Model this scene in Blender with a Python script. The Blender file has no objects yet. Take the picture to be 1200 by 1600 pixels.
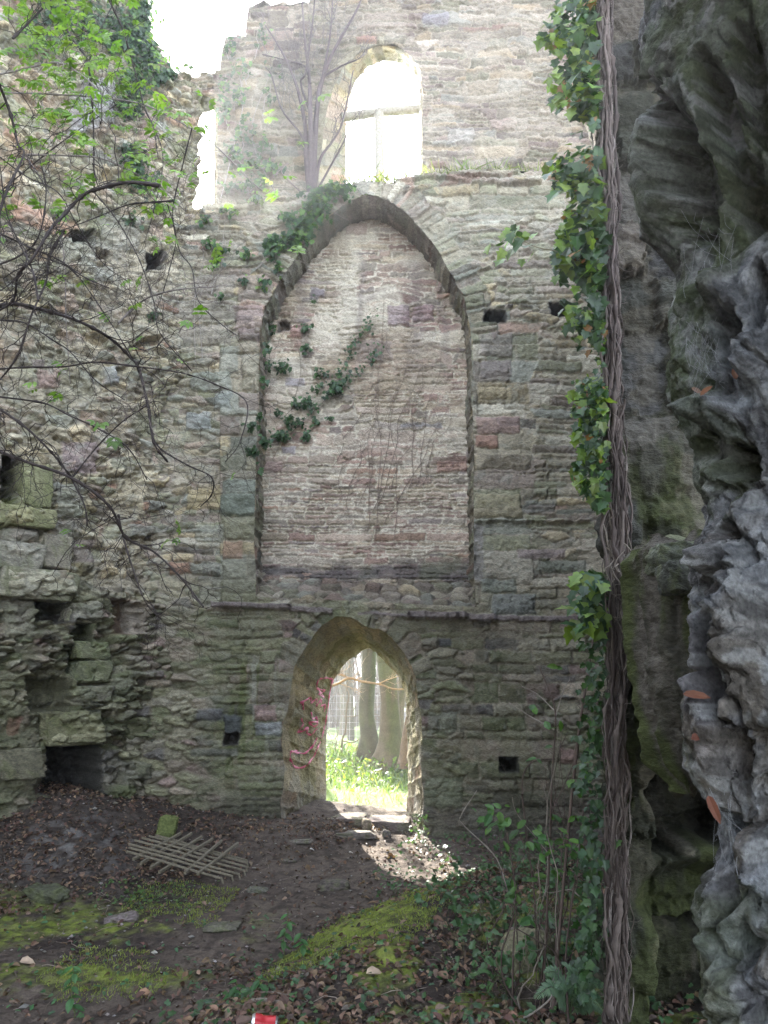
import bpy, bmesh, math, random
import numpy as np
from mathutils import Vector, noise as mnoise

random.seed(7)
RNG = np.random.default_rng(11)
scene = bpy.context.scene
COL = scene.collection

# ------------------------------------------------------------------ camera model
F = 1186.0
PITCH = math.radians(13.5)
CP, SP = math.cos(PITCH), math.sin(PITCH)
EYE = 1.6

def ray(px, py):
    a = (px - 600.0) / F
    b = (800.0 - py) / F
    return (a, CP - SP * b, SP + CP * b)

def at_y(px, py, Y):
    r = ray(px, py); t = Y / r[1]
    return Vector((r[0] * t, Y, EYE + r[2] * t))

def at_z(px, py, z):
    r = ray(px, py); t = (z - EYE) / r[2]
    return Vector((r[0] * t, r[1] * t, z))

def at_plane(px, py, p0, n):
    r = Vector(ray(px, py)); o = Vector((0, 0, EYE))
    t = (Vector(p0) - o).dot(n) / r.dot(n)
    return o + r * t

def proj(X, Y, Z):
    d = Y * CP + (Z - EYE) * SP
    h = -Y * SP + (Z - EYE) * CP
    return 600 + F * X / d, 800 - F * h / d

# ------------------------------------------------------------------ numpy noise
def _hash(ix, iy, seed):
    h = (ix.astype(np.int64) * 374761393 + iy.astype(np.int64) * 668265263 + seed * 974634777) & 0xFFFFFFFF
    h = ((h ^ (h >> 13)) * 1274126177) & 0xFFFFFFFF
    h = (h ^ (h >> 16)) & 0xFFFFFFFF
    h = (h * 2246822519) & 0xFFFFFFFF
    h = h ^ (h >> 15)
    return (h & 0xFFFFFF) / float(0xFFFFFF)

def vnoise(x, y, seed=0):
    x0 = np.floor(x); y0 = np.floor(y)
    fx = x - x0; fy = y - y0
    fx = fx * fx * fx * (fx * (fx * 6 - 15) + 10); fy = fy * fy * fy * (fy * (fy * 6 - 15) + 10)
    a = _hash(x0, y0, seed); b = _hash(x0 + 1, y0, seed)
    c = _hash(x0, y0 + 1, seed); d = _hash(x0 + 1, y0 + 1, seed)
    return (a * (1 - fx) + b * fx) * (1 - fy) + (c * (1 - fx) + d * fx) * fy * 1.0

def fbm(x, y, o=4, seed=0):
    x = np.asarray(x, float); y = np.asarray(y, float)
    s = np.zeros(np.broadcast(x, y).shape); amp = 1.0; tot = 0
    for k in range(o):
        s = s + amp * (vnoise(x, y, seed + 17 * k) * 2 - 1); tot += amp
        x = x * 2.03 + 13.7; y = y * 2.03 + 7.1; amp *= .5
    return s / tot * 1.5

def sstep(a, b, x):
    t = np.clip((x - a) / (b - a), 0, 1)
    return t * t * (3 - 2 * t)

def voronoi(x, y, seed=0, jit=.9):
    ix = np.floor(x); iy = np.floor(y)
    f1 = np.full(x.shape, 9.0); f2 = np.full(x.shape, 9.0)
    cx = np.zeros(x.shape); cy = np.zeros(x.shape)
    for dx in (-1, 0, 1):
        for dy in (-1, 0, 1):
            gx = ix + dx; gy = iy + dy
            px = gx + .5 + (_hash(gx, gy, seed) - .5) * jit
            py = gy + .5 + (_hash(gx, gy, seed + 5) - .5) * jit
            d = np.hypot(px - x, py - y)
            nearer = d < f1
            f2 = np.where(nearer, f1, np.minimum(f2, d))
            cx = np.where(nearer, gx, cx); cy = np.where(nearer, gy, cy)
            f1 = np.where(nearer, d, f1)
    return f1, f2, cx, cy

def in_poly(x, y, poly):
    inside = np.zeros(x.shape, bool)
    n = len(poly)
    for i in range(n):
        x1, y1 = poly[i]; x2, y2 = poly[(i + 1) % n]
        if y1 == y2: continue
        c = ((y1 > y) != (y2 > y)) & (x < (x2 - x1) * (y - y1) / (y2 - y1) + x1)
        inside ^= c
    return inside

def nearest_on_poly(x, y, poly, closed=True):
    best = np.full(x.shape, 1e9); bx = x.copy(); by = y.copy(); bs = np.zeros(x.shape)
    n = len(poly); acc = 0.0
    for i in range(n if closed else n - 1):
        x1, y1 = poly[i]; x2, y2 = poly[(i + 1) % n]
        dx, dy = x2 - x1, y2 - y1; L = dx * dx + dy * dy
        if L < 1e-12: continue
        t = np.clip(((x - x1) * dx + (y - y1) * dy) / L, 0, 1)
        qx = x1 + t * dx; qy = y1 + t * dy
        d = np.hypot(qx - x, qy - y); m = d < best
        best = np.where(m, d, best); bx = np.where(m, qx, bx); by = np.where(m, qy, by)
        bs = np.where(m, acc + t * math.sqrt(L), bs)
        acc += math.sqrt(L)
    return best, bx, by, bs

# ------------------------------------------------------------------ object helpers
def link(o, parent=None):
    COL.objects.link(o)
    if parent is not None:
        o.parent = parent
        q = parent; loc = Vector((0, 0, 0))
        while q is not None:
            loc -= q.location; q = q.parent
        o.location = loc
    return o

def thing(name, label, cat, loc=(0, 0, 0), group=None):
    o = bpy.data.objects.new(name, None); COL.objects.link(o)
    o.location = loc; o.empty_display_size = .1
    o['label'] = label; o['category'] = cat
    if group: o['group'] = group
    return o

def tag(o, label=None, cat=None, group=None, kind=None):
    if label: o['label'] = label
    if cat: o['category'] = cat
    if group: o['group'] = group
    if kind: o['kind'] = kind
    return o

def np_mesh(name, verts, faces, col=None, mat=None, parent=None, smooth=True):
    """faces: (M,k) int array, one polygon size"""
    verts = np.asarray(verts, np.float32); faces = np.asarray(faces, np.int32)
    me = bpy.data.meshes.new(name)
    nv = len(verts); nf, k = faces.shape
    me.vertices.add(nv); me.vertices.foreach_set('co', verts.ravel())
    me.loops.add(nf * k); me.loops.foreach_set('vertex_index', faces.ravel())
    me.polygons.add(nf)
    me.polygons.foreach_set('loop_start', np.arange(0, nf * k, k, dtype=np.int32))
    me.polygons.foreach_set('loop_total', np.full(nf, k, np.int32))
    me.polygons.foreach_set('use_smooth', np.full(nf, bool(smooth)))
    me.update(calc_edges=True)
    if col is not None:
        ca = me.color_attributes.new('Col', 'FLOAT_COLOR', 'POINT')
        c4 = np.ones((nv, 4), np.float32); c4[:, :3] = col
        ca.data.foreach_set('color', c4.ravel())
    me.validate()
    if mat: me.materials.append(mat)
    o = bpy.data.objects.new(name, me)
    return link(o, parent)

def grid_mesh(name, P, keep=None, col=None, mat=None, parent=None, flip=False, smooth=True):
    nv, nu = P.shape[:2]
    idx = np.arange(nv * nu).reshape(nv, nu)
    q = np.stack([idx[:-1, :-1], idx[:-1, 1:], idx[1:, 1:], idx[1:, :-1]], -1)
    if flip: q = q[..., ::-1]
    if keep is not None: q = q[keep]
    q = q.reshape(-1, 4)
    used = np.zeros(nv * nu, bool); used[q.ravel()] = True
    remap = np.cumsum(used) - 1
    V = P.reshape(-1, 3)[used]
    C = None if col is None else col.reshape(-1, 3)[used]
    return np_mesh(name, V, remap[q], C, mat, parent, smooth)

def resample(pts, n):
    p = np.array(pts, float); d = np.r_[0, np.cumsum(np.linalg.norm(np.diff(p, axis=0), axis=1))]
    t = np.linspace(0, d[-1], n)
    return np.stack([np.interp(t, d, p[:, k]) for k in range(p.shape[1])], 1)

def catmull(pts, per=8):
    p = [Vector(q) for q in pts]
    if len(p) < 3: 
        return [p[0].lerp(p[-1], i / per) for i in range(per + 1)]
    p = [p[0] * 2 - p[1]] + p + [p[-1] * 2 - p[-2]]
    out = []
    for i in range(1, len(p) - 2):
        for k in range(per):
            t = k / per
            out.append(.5 * ((2 * p[i]) + (p[i + 1] - p[i - 1]) * t + (2 * p[i - 1] - 5 * p[i] + 4 * p[i + 1] - p[i + 2]) * t * t
                             + (-p[i - 1] + 3 * p[i] - 3 * p[i + 1] + p[i + 2]) * t ** 3))
    out.append(p[-2].copy())
    return out

class Tubes:
    def __init__(self, sides=5): self.v = []; self.f = []; self.c = []; self.n = 0; self.s = sides
    def add(self, pts, r0, r1=None, col=(.1, .08, .06), knots=0.0):
        r1 = r0 if r1 is None else r1
        P = np.array([tuple(q) for q in pts], float); m = len(P)
        if m < 2: return
        T = np.gradient(P, axis=0); T /= (np.linalg.norm(T, axis=1, keepdims=True) + 1e-9)
        ref = np.array([.31, .27, .91]) if abs(T[0] @ np.array([.31, .27, .91])) < .9 else np.array([.9, -.3, .1])
        A = np.cross(T, ref); A /= (np.linalg.norm(A, axis=1, keepdims=True) + 1e-9)
        B = np.cross(T, A)
        R = np.linspace(r0, r1, m)
        if knots: R = R * (1 + knots * (RNG.random(m) ** 6) * 2)
        ang = np.arange(self.s) * 2 * math.pi / self.s
        ring = P[:, None, :] + R[:, None, None] * (np.cos(ang)[None, :, None] * A[:, None, :] + np.sin(ang)[None, :, None] * B[:, None, :])
        V = ring.reshape(-1, 3)
        i = np.arange(m - 1)[:, None] * self.s; j = np.arange(self.s)[None, :]; j2 = (j + 1) % self.s
        q = np.stack([i + j, i + j2, i + self.s + j2, i + self.s + j], -1).reshape(-1, 4)
        tip = np.vstack([P[0], P[-1]]); 
        self.v.append(V); self.f.append(q + self.n); self.n += len(V)
        # caps as degenerate quads
        for base in (0, (m - 1) * self.s):
            k = self.s
            for a in range(1, k - 1, 2):
                self.f.append(np.array([[base, base + a, base + a + 1, base + min(a + 2, k - 1)]]) + self.n - len(V)) if a + 2 <= k - 1 else None
        cc = np.array(col) * (0.85 + .3 * RNG.random())
        self.c.append(np.repeat(cc[None, :], len(V), 0))
    def build(self, name, mat, parent=None):
        return np_mesh(name, np.vstack(self.v), np.vstack(self.f), np.vstack(self.c), mat, parent)

def leaf_template(outline, fold=.15, curl=.1):
    """outline: half outline points (x,y) from base to tip, mirrored; returns verts, quads (midrib fan)"""
    L = [(-x, y) for x, y in outline]; R = list(outline); n = len(outline)
    v = []
    for (x, y) in outline: v.append((0, y, -curl * y * y))
    for (x, y) in R: v.append((x, y, fold * abs(x) - curl * y * y))
    for (x, y) in L: v.append((x, y, fold * abs(x) - curl * y * y))
    f = []
    for i in range(n - 1):
        f.append((i, n + i, n + i + 1, i + 1)); f.append((i, i + 1, 2 * n + i + 1, 2 * n + i))
    return np.array(v, float), np.array(f, int)

IVY = leaf_template([(0, 0), (.30, -.08), (.42, .12), (.30, .28), (.52, .50), (.26, .60), (.0, 1.0)], .18, .12)
OVAL = leaf_template([(0, 0), (.16, .12), (.27, .38), (.22, .70), (0, 1.0)], .25, .2)
NARROW = leaf_template([(0, 0), (.09, .15), (.13, .45), (.09, .75), (0, 1.0)], .2, .25)
DEAD = leaf_template([(0, 0), (.22, .15), (.33, .45), (.2, .8), (0, 1.0)], .55, .45)
def _elder():
    vs = []; fs = []; n = 0
    bv, bf = OVAL
    for (ox, oy, a, s) in ((0, .5, 0, .55), (0, .48, .95, .5), (0, .48, -.95, .5), (0, .22, 1.15, .45), (0, .22, -1.15, .45)):
        c, q = math.cos(a), math.sin(a)
        w = bv * s
        t = np.stack([w[:, 0] * c + w[:, 1] * q + ox, -w[:, 0] * q + w[:, 1] * c + oy, w[:, 2] - .15 * abs(a) * w[:, 1]], 1)
        vs.append(t); fs.append(bf + n); n += len(t)
    return np.vstack(vs), np.vstack(fs)
ELDER = _elder()

class Leaves:
    def __init__(self, tmpl): self.t = tmpl; self.v = []; self.f = []; self.c = []; self.n = 0; self.count = 0
    def add(self, pos, nrm, up, s, col):
        n = Vector(nrm).normalized(); u = Vector(up); u = (u - n * u.dot(n))
        if u.length < 1e-4: u = n.orthogonal()
        u.normalize(); x = u.cross(n)
        M = np.array([tuple(x), tuple(u), tuple(n)])
        V = self.t[0] * s @ M + np.array(tuple(pos))
        self.v.append(V); self.f.append(self.t[1] + self.n); self.n += len(V)
        self.c.append(np.repeat(np.array(col)[None, :], len(V), 0)); self.count += 1
    def build(self, name, mat, parent=None, smooth=False):
        return np_mesh(name, np.vstack(self.v), np.vstack(self.f), np.vstack(self.c), mat, parent, smooth)

def rv(s=1.0): return Vector((random.uniform(-s, s), random.uniform(-s, s), random.uniform(-s, s)))
def jit(c, a=.25):
    k = 1 + random.uniform(-a, a); return tuple(max(0, q * k * (1 + random.uniform(-a * .3, a * .3))) for q in c)

# ------------------------------------------------------------------ materials
def new_mat(name):
    m = bpy.data.materials.new(name); m.use_nodes = True
    return m, m.node_tree.nodes, m.node_tree.links, m.node_tree.nodes['Principled BSDF']

def stone_mat(name, scale=40, bump=.5, dist=.006, rough=.93, var=.35, spec=.2, zs=1.0):
    m, N, L, b = new_mat(name)
    at = N.new('ShaderNodeAttribute'); at.attribute_name = 'Col'
    tc = N.new('ShaderNodeTexCoord')
    n1 = N.new('ShaderNodeTexNoise'); n1.inputs['Scale'].default_value = scale; n1.inputs['Detail'].default_value = 6; n1.inputs['Roughness'].default_value = .65
    n2 = N.new('ShaderNodeTexNoise'); n2.inputs['Scale'].default_value = scale * .22; n2.inputs['Detail'].default_value = 5
    mp = N.new('ShaderNodeMapping'); mp.inputs['Scale'].default_value = (1, 1, zs); L.new(tc.outputs['Object'], mp.inputs['Vector'])
    L.new(mp.outputs[0], n1.inputs['Vector']); L.new(mp.outputs[0], n2.inputs['Vector'])
    r = N.new('ShaderNodeMapRange'); r.inputs[1].default_value = .25; r.inputs[2].default_value = .75
    r.inputs[3].default_value = 1 - var; r.inputs[4].default_value = 1 + var
    L.new(n1.outputs['Fac'], r.inputs[0])
    r2 = N.new('ShaderNodeMapRange'); r2.inputs[1].default_value = .3; r2.inputs[2].default_value = .7
    r2.inputs[3].default_value = .82; r2.inputs[4].default_value = 1.16
    L.new(n2.outputs['Fac'], r2.inputs[0])
    mu = N.new('ShaderNodeMath'); mu.operation = 'MULTIPLY'; L.new(r.outputs[0], mu.inputs[0]); L.new(r2.outputs[0], mu.inputs[1])
    vm = N.new('ShaderNodeVectorMath'); vm.operation = 'SCALE'
    L.new(at.outputs['Color'], vm.inputs[0]); L.new(mu.outputs[0], vm.inputs['Scale'])
    L.new(vm.outputs[0], b.inputs['Base Color'])
    bp = N.new('ShaderNodeBump'); bp.inputs['Strength'].default_value = bump; bp.inputs['Distance'].default_value = dist
    ad = N.new('ShaderNodeMath'); ad.operation = 'ADD'; L.new(n1.outputs['Fac'], ad.inputs[0]); L.new(n2.outputs['Fac'], ad.inputs[1])
    L.new(ad.outputs[0], bp.inputs['Height']); L.new(bp.outputs[0], b.inputs['Normal'])
    b.inputs['Roughness'].default_value = rough
    b.inputs['Specular IOR Level'].default_value = spec
    return m

def leaf_mat(name, trans=.35, rough=.42):
    m, N, L, b = new_mat(name)
    at = N.new('ShaderNodeAttribute'); at.attribute_name = 'Col'
    tc = N.new('ShaderNodeTexCoord'); n1 = N.new('ShaderNodeTexNoise'); n1.inputs['Scale'].default_value = 30
    L.new(tc.outputs['Object'], n1.inputs['Vector'])
    r = N.new('ShaderNodeMapRange'); r.inputs[1].default_value = .3; r.inputs[2].default_value = .7; r.inputs[3].default_value = .75; r.inputs[4].default_value = 1.25
    L.new(n1.outputs['Fac'], r.inputs[0])
    vm = N.new('ShaderNodeVectorMath'); vm.operation = 'SCALE'; L.new(at.outputs['Color'], vm.inputs[0]); L.new(r.outputs[0], vm.inputs['Scale'])
    L.new(vm.outputs[0], b.inputs['Base Color']); b.inputs['Roughness'].default_value = rough
    tr = N.new('ShaderNodeBsdfTranslucent')
    mxc = N.new('ShaderNodeVectorMath'); mxc.operation = 'MULTIPLY'; mxc.inputs[1].default_value = (1.5, 1.6, .6)
    L.new(vm.outputs[0], mxc.inputs[0]); L.new(mxc.outputs[0], tr.inputs['Color'])
    mx = N.new('ShaderNodeMixShader'); mx.inputs[0].default_value = trans
    out = N['Material Output']
    L.new(b.outputs[0], mx.inputs[1]); L.new(tr.outputs[0], mx.inputs[2]); L.new(mx.outputs[0], out.inputs['Surface'])
    return m

def plain_mat(name, col, rough=.6, metal=0.0, var=.2, scale=25, bump=.2):
    m, N, L, b = new_mat(name)
    tc = N.new('ShaderNodeTexCoord'); n1 = N.new('ShaderNodeTexNoise'); n1.inputs['Scale'].default_value = scale; n1.inputs['Detail'].default_value = 5
    L.new(tc.outputs['Object'], n1.inputs['Vector'])
    cr = N.new('ShaderNodeValToRGB')
    cr.color_ramp.elements[0].position = .3; cr.color_ramp.elements[1].position = .7
    cr.color_ramp.elements[0].color = tuple(c * (1 - var) for c in col) + (1,)
    cr.color_ramp.elements[1].color = tuple(min(1, c * (1 + var)) for c in col) + (1,)
    L.new(n1.outputs['Fac'], cr.inputs[0]); L.new(cr.outputs[0], b.inputs['Base Color'])
    bp = N.new('ShaderNodeBump'); bp.inputs['Strength'].default_value = bump; bp.inputs['Distance'].default_value = .004
    L.new(n1.outputs['Fac'], bp.inputs['Height']); L.new(bp.outputs[0], b.inputs['Normal'])
    b.inputs['Roughness'].default_value = rough; b.inputs['Metallic'].default_value = metal
    return m

M_STONE = stone_mat('weathered_stone', 38, .9, .02, .95, .5, .15, 2.0)
M_ROCK = stone_mat('pitted_stone', 85, 1.0, .012, .97, .55, .03)
M_SOIL = stone_mat('soil', 60, .8, .012, .95, .4, .1)
M_BARK = stone_mat('bark', 35, .6, .006, .9, .35)
M_TWIG = stone_mat('twig_bark', 60, .2, .002, .75, .25)
M_IVY = leaf_mat('ivy_leaf', .34, .45)
M_LEAF = leaf_mat('fresh_leaf', .45, .5)
M_LITTER = leaf_mat('dead_leaf', .1, .7)
M_GRASS = leaf_mat('grass_blade', .4, .5)
M_IRON = plain_mat('rusted_iron', (.15, .13, .092), .8, .1, .35, 60, .4)
M_PAINT = plain_mat('spray_paint', (.42, .035, .13), .6, 0, .3, 30, .1)
M_TIMBER = plain_mat('pale_mullion_stone', (.34, .32, .27), .9, 0, .25, 30, .5)
# ------------------------------------------------------------------ masonry
PAL_WALL = np.array([(.28, .25, .185), (.225, .22, .15), (.265, .22, .18), (.34, .285, .185), (.28, .20, .155), (.36, .33, .26), (.245, .245, .20), (.16, .14, .115)])
W_WALL = np.array([.28, .24, .12, .1, .03, .1, .09, .04])
PAL_LOW = np.array([(.175, .17, .11), (.205, .19, .14), (.135, .14, .085), (.23, .195, .15), (.20, .15, .13), (.12, .11, .10), (.25, .23, .18)])
W_LOW = np.array([.25, .2, .2, .12, .08, .08, .07])
PAL_INF = np.array((1.16, 1.11, .93)) * np.array([(.27, .215, .205), (.30, .25, .235), (.24, .175, .17), (.33, .285, .25), (.255, .23, .22), (.28, .20, .175), (.22, .19, .20)])
W_INF = np.array([.24, .22, .14, .14, .12, .06, .08])
PAL_RUB = np.array((1.38, 1.32, 1.12)) * np.array([(.23, .21, .175), (.19, .19, .15), (.27, .235, .18), (.24, .20, .185), (.30, .28, .24), (.20, .205, .20), (.25, .17, .145), (.155, .14, .125)])
W_RUB = np.array([.24, .2, .14, .1, .1, .1, .05, .07])
MORTAR = np.array((.33, .29, .23)); MORTAR_PALE = np.array((.53, .48, .385))

def bricks(U, V, seed, rh, bw, joint=.014, relief=.02, off=.02, rvar=.6, warp=.03, wv=.02):
    rng = np.random.default_rng(seed)
    Uw = U + warp * fbm(U * 4, V * 4, 3, seed + 1)
    Vw = V + wv * fbm(U * 1.6, V * 2.2, 3, seed + 2) + .35 * wv * fbm(U * 8, V * 6, 2, seed + 3)
    v0, v1 = Vw.min() - rh, Vw.max() + rh
    n = int((v1 - v0) / rh * 2) + 4
    hs = rh * np.exp(rng.normal(0, rvar * .7, n)); rows = v0 + np.cumsum(hs); rows = np.r_[v0, rows]
    R = np.clip(np.searchsorted(rows, Vw) - 1, 0, n - 1)
    B = np.zeros(U.shape, int); du = np.zeros(U.shape); cu = np.zeros(U.shape); W = np.zeros(U.shape)
    u0, u1 = Uw.min() - bw * 3, Uw.max() + bw * 3
    for k in np.unique(R):
        m = R == k
        w = bw * (.5 + .7 * hs[k] / rh)
        nb = int((u1 - u0) / (w * .5)) + 8
        e = u0 - rng.random() * w + np.cumsum(w * np.exp(rng.normal(0, .55, nb)))
        e = np.r_[u0 - w * 2, e]
        x = Uw[m]; j = np.clip(np.searchsorted(e, x) - 1, 0, nb - 1)
        B[m] = j; du[m] = np.minimum(x - e[j], e[j + 1] - x); cu[m] = (x - (e[j] + e[j + 1]) / 2) ; W[m] = e[j + 1] - e[j]
    r0 = rows[R]; r1 = rows[np.minimum(R + 1, n)]
    dv = np.minimum(Vw - r0, r1 - Vw); cv = Vw - (r0 + r1) / 2
    d = np.minimum(du, dv) + joint * .7 * fbm(U * 28, V * 28, 2, seed + 9)
    prof = sstep(.15 * joint, 1.0 * joint, d)
    ID = R * 997 + B
    h = [_hash(ID, ID * 0 + 3 + k, seed) for k in range(6)]
    disp = prof * (relief * .55 + off * (h[0] - .5) * 2 + (h[1] - .5) * .10 * np.clip(cv, -.1, .1) * 2 + (h[2] - .5) * .12 * np.clip(cu, -.2, .2)) \
        + relief * .45 * sstep(.5 * joint, 5 * joint, d)
    return disp, prof, h, d, ID

def rubble(U, V, seed, sx, sy, relief=.04, off=.04, jit_=.95, edge=.10):
    Uw = U + .06 * fbm(U * 3, V * 3, 3, seed); Vw = V + .04 * fbm(U * 3 + 9, V * 3, 3, seed + 4)
    f1, f2, cx, cy = voronoi(Uw * sx, Vw * sy, seed, jit_)
    d = f2 - f1 + .05 * fbm(U * 30, V * 30, 2, seed + 6)
    prof = sstep(edge * .15, edge * 1.6, d)
    ID = (cx * 733 + cy * 91).astype(int)
    h = [_hash(cx, cy, seed + 21 + k) for k in range(6)]
    disp = prof * (relief * .6 + off * (h[0] - .5) * 2) + relief * .5 * sstep(edge, edge * 5, d)
    return disp, prof, h, d, ID

def pick(pal, w, r, r2, amp=.38):
    c = np.cumsum(w / w.sum()); k = np.clip(np.searchsorted(c, r), 0, len(pal) - 1)
    return pal[k] * (1 + amp * (r2 * 2 - 1))[..., None]

def mixc(a, b, t):
    t = np.asarray(t)[..., None]; return a * (1 - t) + np.asarray(b) * t

def blend_mask(U, V, f, seed, thr=0.0, soft=.03):
    return sstep(thr - soft, thr + soft, fbm(U * f, V * f, 3, seed))

MOSS = np.array((.085, .105, .028)); ALGA = np.array((.13, .145, .075)); LICHEN = np.array((.36, .36, .30)); SOOT = np.array((.05, .045, .045))

def snap_edges(U, V, keep, polys):
    """move the vertices that border a cut onto the cut line"""
    nv, nu = U.shape
    cnt = np.zeros((nv, nu)); tot = np.zeros((nv, nu))
    for a in (0, 1):
        for b in (0, 1):
            sl = (slice(a, nv - 1 + a), slice(b, nu - 1 + b))
            cnt[sl] += keep; tot[sl] += 1
    m = (cnt > 0) & (cnt < tot)
    u = U[m]; v = V[m]
    best = np.full(u.shape, 1e9); bu = u.copy(); bv = v.copy()
    for p in polys:
        d, x, y, _ = nearest_on_poly(u, v, p)
        t = d < best; best = np.where(t, d, best); bu = np.where(t, x, bu); bv = np.where(t, y, bv)
    ok = best < .03
    U[m] = np.where(ok, bu, u); V[m] = np.where(ok, bv, v)
    return U, V

def ragged(poly, n, amp, seed, closed=False):
    p = resample(poly, n)
    s = np.linspace(0, n / 12, n)
    p[:, 0] += amp * fbm(s, s * 0 + 3, 3, seed); p[:, 1] += amp * fbm(s, s * 0 + 8, 3, seed + 1)
    return [tuple(q) for q in p]

def pxpoly(pts, Y): return [(p.x, p.z) for p in (at_y(a, b, Y) for a, b in pts)]

def rect_mask(PX, PY, r, soft=1.2, seed=0):
    x0, y0, x1, y1 = r
    q = 2.2 * fbm(PX / 14, PY / 14, 2, 77 + seed)
    d = np.minimum(np.minimum(PX - x0, x1 - PX), np.minimum(PY - y0, y1 - PY)) + q
    return sstep(-soft, soft, d), d

def apply_features(PX, PY, disp, col, feats):
    """single stones and holes of this wall: (x0,y0,x1,y1, out, colour or None)"""
    for i, (x0, y0, x1, y1, out, c) in enumerate(feats):
        sel = (PX > x0 - 8) & (PX < x1 + 8) & (PY > y0 - 8) & (PY < y1 + 8)
        if not sel.any(): continue
        m, d = rect_mask(PX[sel], PY[sel], (x0, y0, x1, y1), 1.6, i)
        n = fbm(PX[sel] / 9, PY[sel] / 9, 3, 31 + i)
        if out >= 0:
            body = .75 * out + .35 * disp[sel] + .012 * sstep(0, 9, d) + .006 * n
            disp[sel] = disp[sel] * (1 - m) + body * m - .014 * (sstep(-3.5, -.5, d) * (1 - sstep(-.5, 1.5, d)))
        else:
            disp[sel] = disp[sel] * (1 - m) + (out + .02 * n) * m
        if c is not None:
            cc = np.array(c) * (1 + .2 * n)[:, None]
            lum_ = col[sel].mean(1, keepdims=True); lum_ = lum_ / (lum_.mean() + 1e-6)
            mm = m * .68 if out >= 0 else sstep(-5.0, -1.0, d) * .95  # holes coloured dark inside and round the rim, painted as shade
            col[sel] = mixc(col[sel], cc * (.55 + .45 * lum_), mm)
    return disp, col

Y_LOW, Y_INF, Y_UP, Y_OUT, Y_BACK = 8.70, 9.20, 9.10, 9.80, 9.90

# ------------------------------------------------------------------ the end wall
END = thing('ruined_wall', 'tall roofless stone wall facing the camera with a blocked pointed arch, doorway and bright upper windows', 'wall', (0.2, 8.9, 0))

RECESS_PX = [(398, 932), (400, 800), (402, 700), (404, 620), (406, 545), (412, 490), (432, 447), (464, 399), (488, 367), (514, 339), (546, 314), (572, 305),
             (602, 312), (628, 329), (647, 346), (664, 364), (684, 391), (704, 426), (726, 466), (733, 504), (736, 560), (738, 700), (740, 800), (742, 948)]
RECESS = ragged(pxpoly(RECESS_PX, Y_LOW), 200, .015, 5)
DOOR_IN_PX = [(440, 1330), (440, 1240), (443, 1131), (458, 1042), (482, 1000), (506, 974), (524, 964), (546, 968), (566, 978), (592, 980), (612, 994), (630, 1016), (648, 1056), (660, 1120), (662, 1200), (661, 1330)]
DOOR_OUT_PX = [(505, 1320), (508, 1278), (509, 1200), (510, 1140), (513, 1100), (521, 1062), (530, 1047), (543, 1033), (567, 1015), (576, 1012), (586, 1016), (611, 1044), (624, 1060), (632, 1082), (635, 1120), (637, 1160), (637, 1280), (638, 1320)]
DOOR_IN = ragged(pxpoly(DOOR_IN_PX, Y_LOW), 170, .030, 15)
DOOR_OUT = ragged(pxpoly(DOOR_OUT_PX, Y_OUT), 170, .010, 25)
WIN_IN_PX = [(497, 300), (503, 240), (508, 190), (517, 145), (535, 108), (560, 84), (590, 70), (618, 72), (640, 86), (655, 106), (660, 135), (661, 200), (661, 300)]
WIN_OUT_PX = [(540, 300), (541, 240), (541, 190), (545, 156), (556, 126), (575, 104), (596, 95), (618, 96), (640, 106), (653, 122), (657, 145), (657, 200), (656, 300)]
WIN_IN = ragged(pxpoly(WIN_IN_PX, Y_UP), 120, .012, 35)
WIN_OUT = ragged(pxpoly(WIN_OUT_PX, Y_BACK - .1), 120, .012, 45)
SLIT_IN_PX = [(287, 345), (289, 250), (292, 190), (299, 156), (316, 147), (333, 151), (341, 170), (341, 250), (338, 345)]
SLIT_OUT_PX = [(294, 345), (296, 250), (299, 190), (304, 158), (318, 150), (332, 154), (337, 170), (337, 250), (334, 345)]
SLIT_IN = ragged(pxpoly(SLIT_IN_PX, Y_UP), 80, .012, 36)
SLIT_OUT = ragged(pxpoly(SLIT_OUT_PX, Y_BACK - .1), 80, .008, 46)

def edge_soft(U, V, polys, r=.05):
    b = np.full(U.shape, 1e9)
    for p in polys:
        d, _, _, _ = nearest_on_poly(U, V, p); b = np.minimum(b, d)
    return b

# --- lower masonry
RES = .012
u = np.arange(-2.8, 3.4, RES); v = np.arange(-.6, 8.7, RES)
U, V = np.meshgrid(u, v)
Uc = (U[:-1, :-1] + U[1:, 1:]) / 2; Vc = (V[:-1, :-1] + V[1:, 1:]) / 2
pxc, pyc = proj(Uc, np.full(Uc.shape, Y_LOW), Vc)
top_line = np.interp(pxc, [230, 285, 345, 420, 480, 540, 570, 610, 650, 700, 780, 860, 925], [330, 326, 322, 314, 304, 290, 283, 284, 278, 274, 270, 268, 272]) + 3.5 * fbm(pxc / 17, pxc * 0 + 2, 3, 4)
keep = (pyc > top_line) & ~in_poly(Uc, Vc, RECESS) & ~in_poly(Uc, Vc, DOOR_IN)
U, V = snap_edges(U, V, keep, [RECESS, DOOR_IN])
PX, PY = proj(U, np.full(U.shape, Y_LOW), V)

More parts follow.
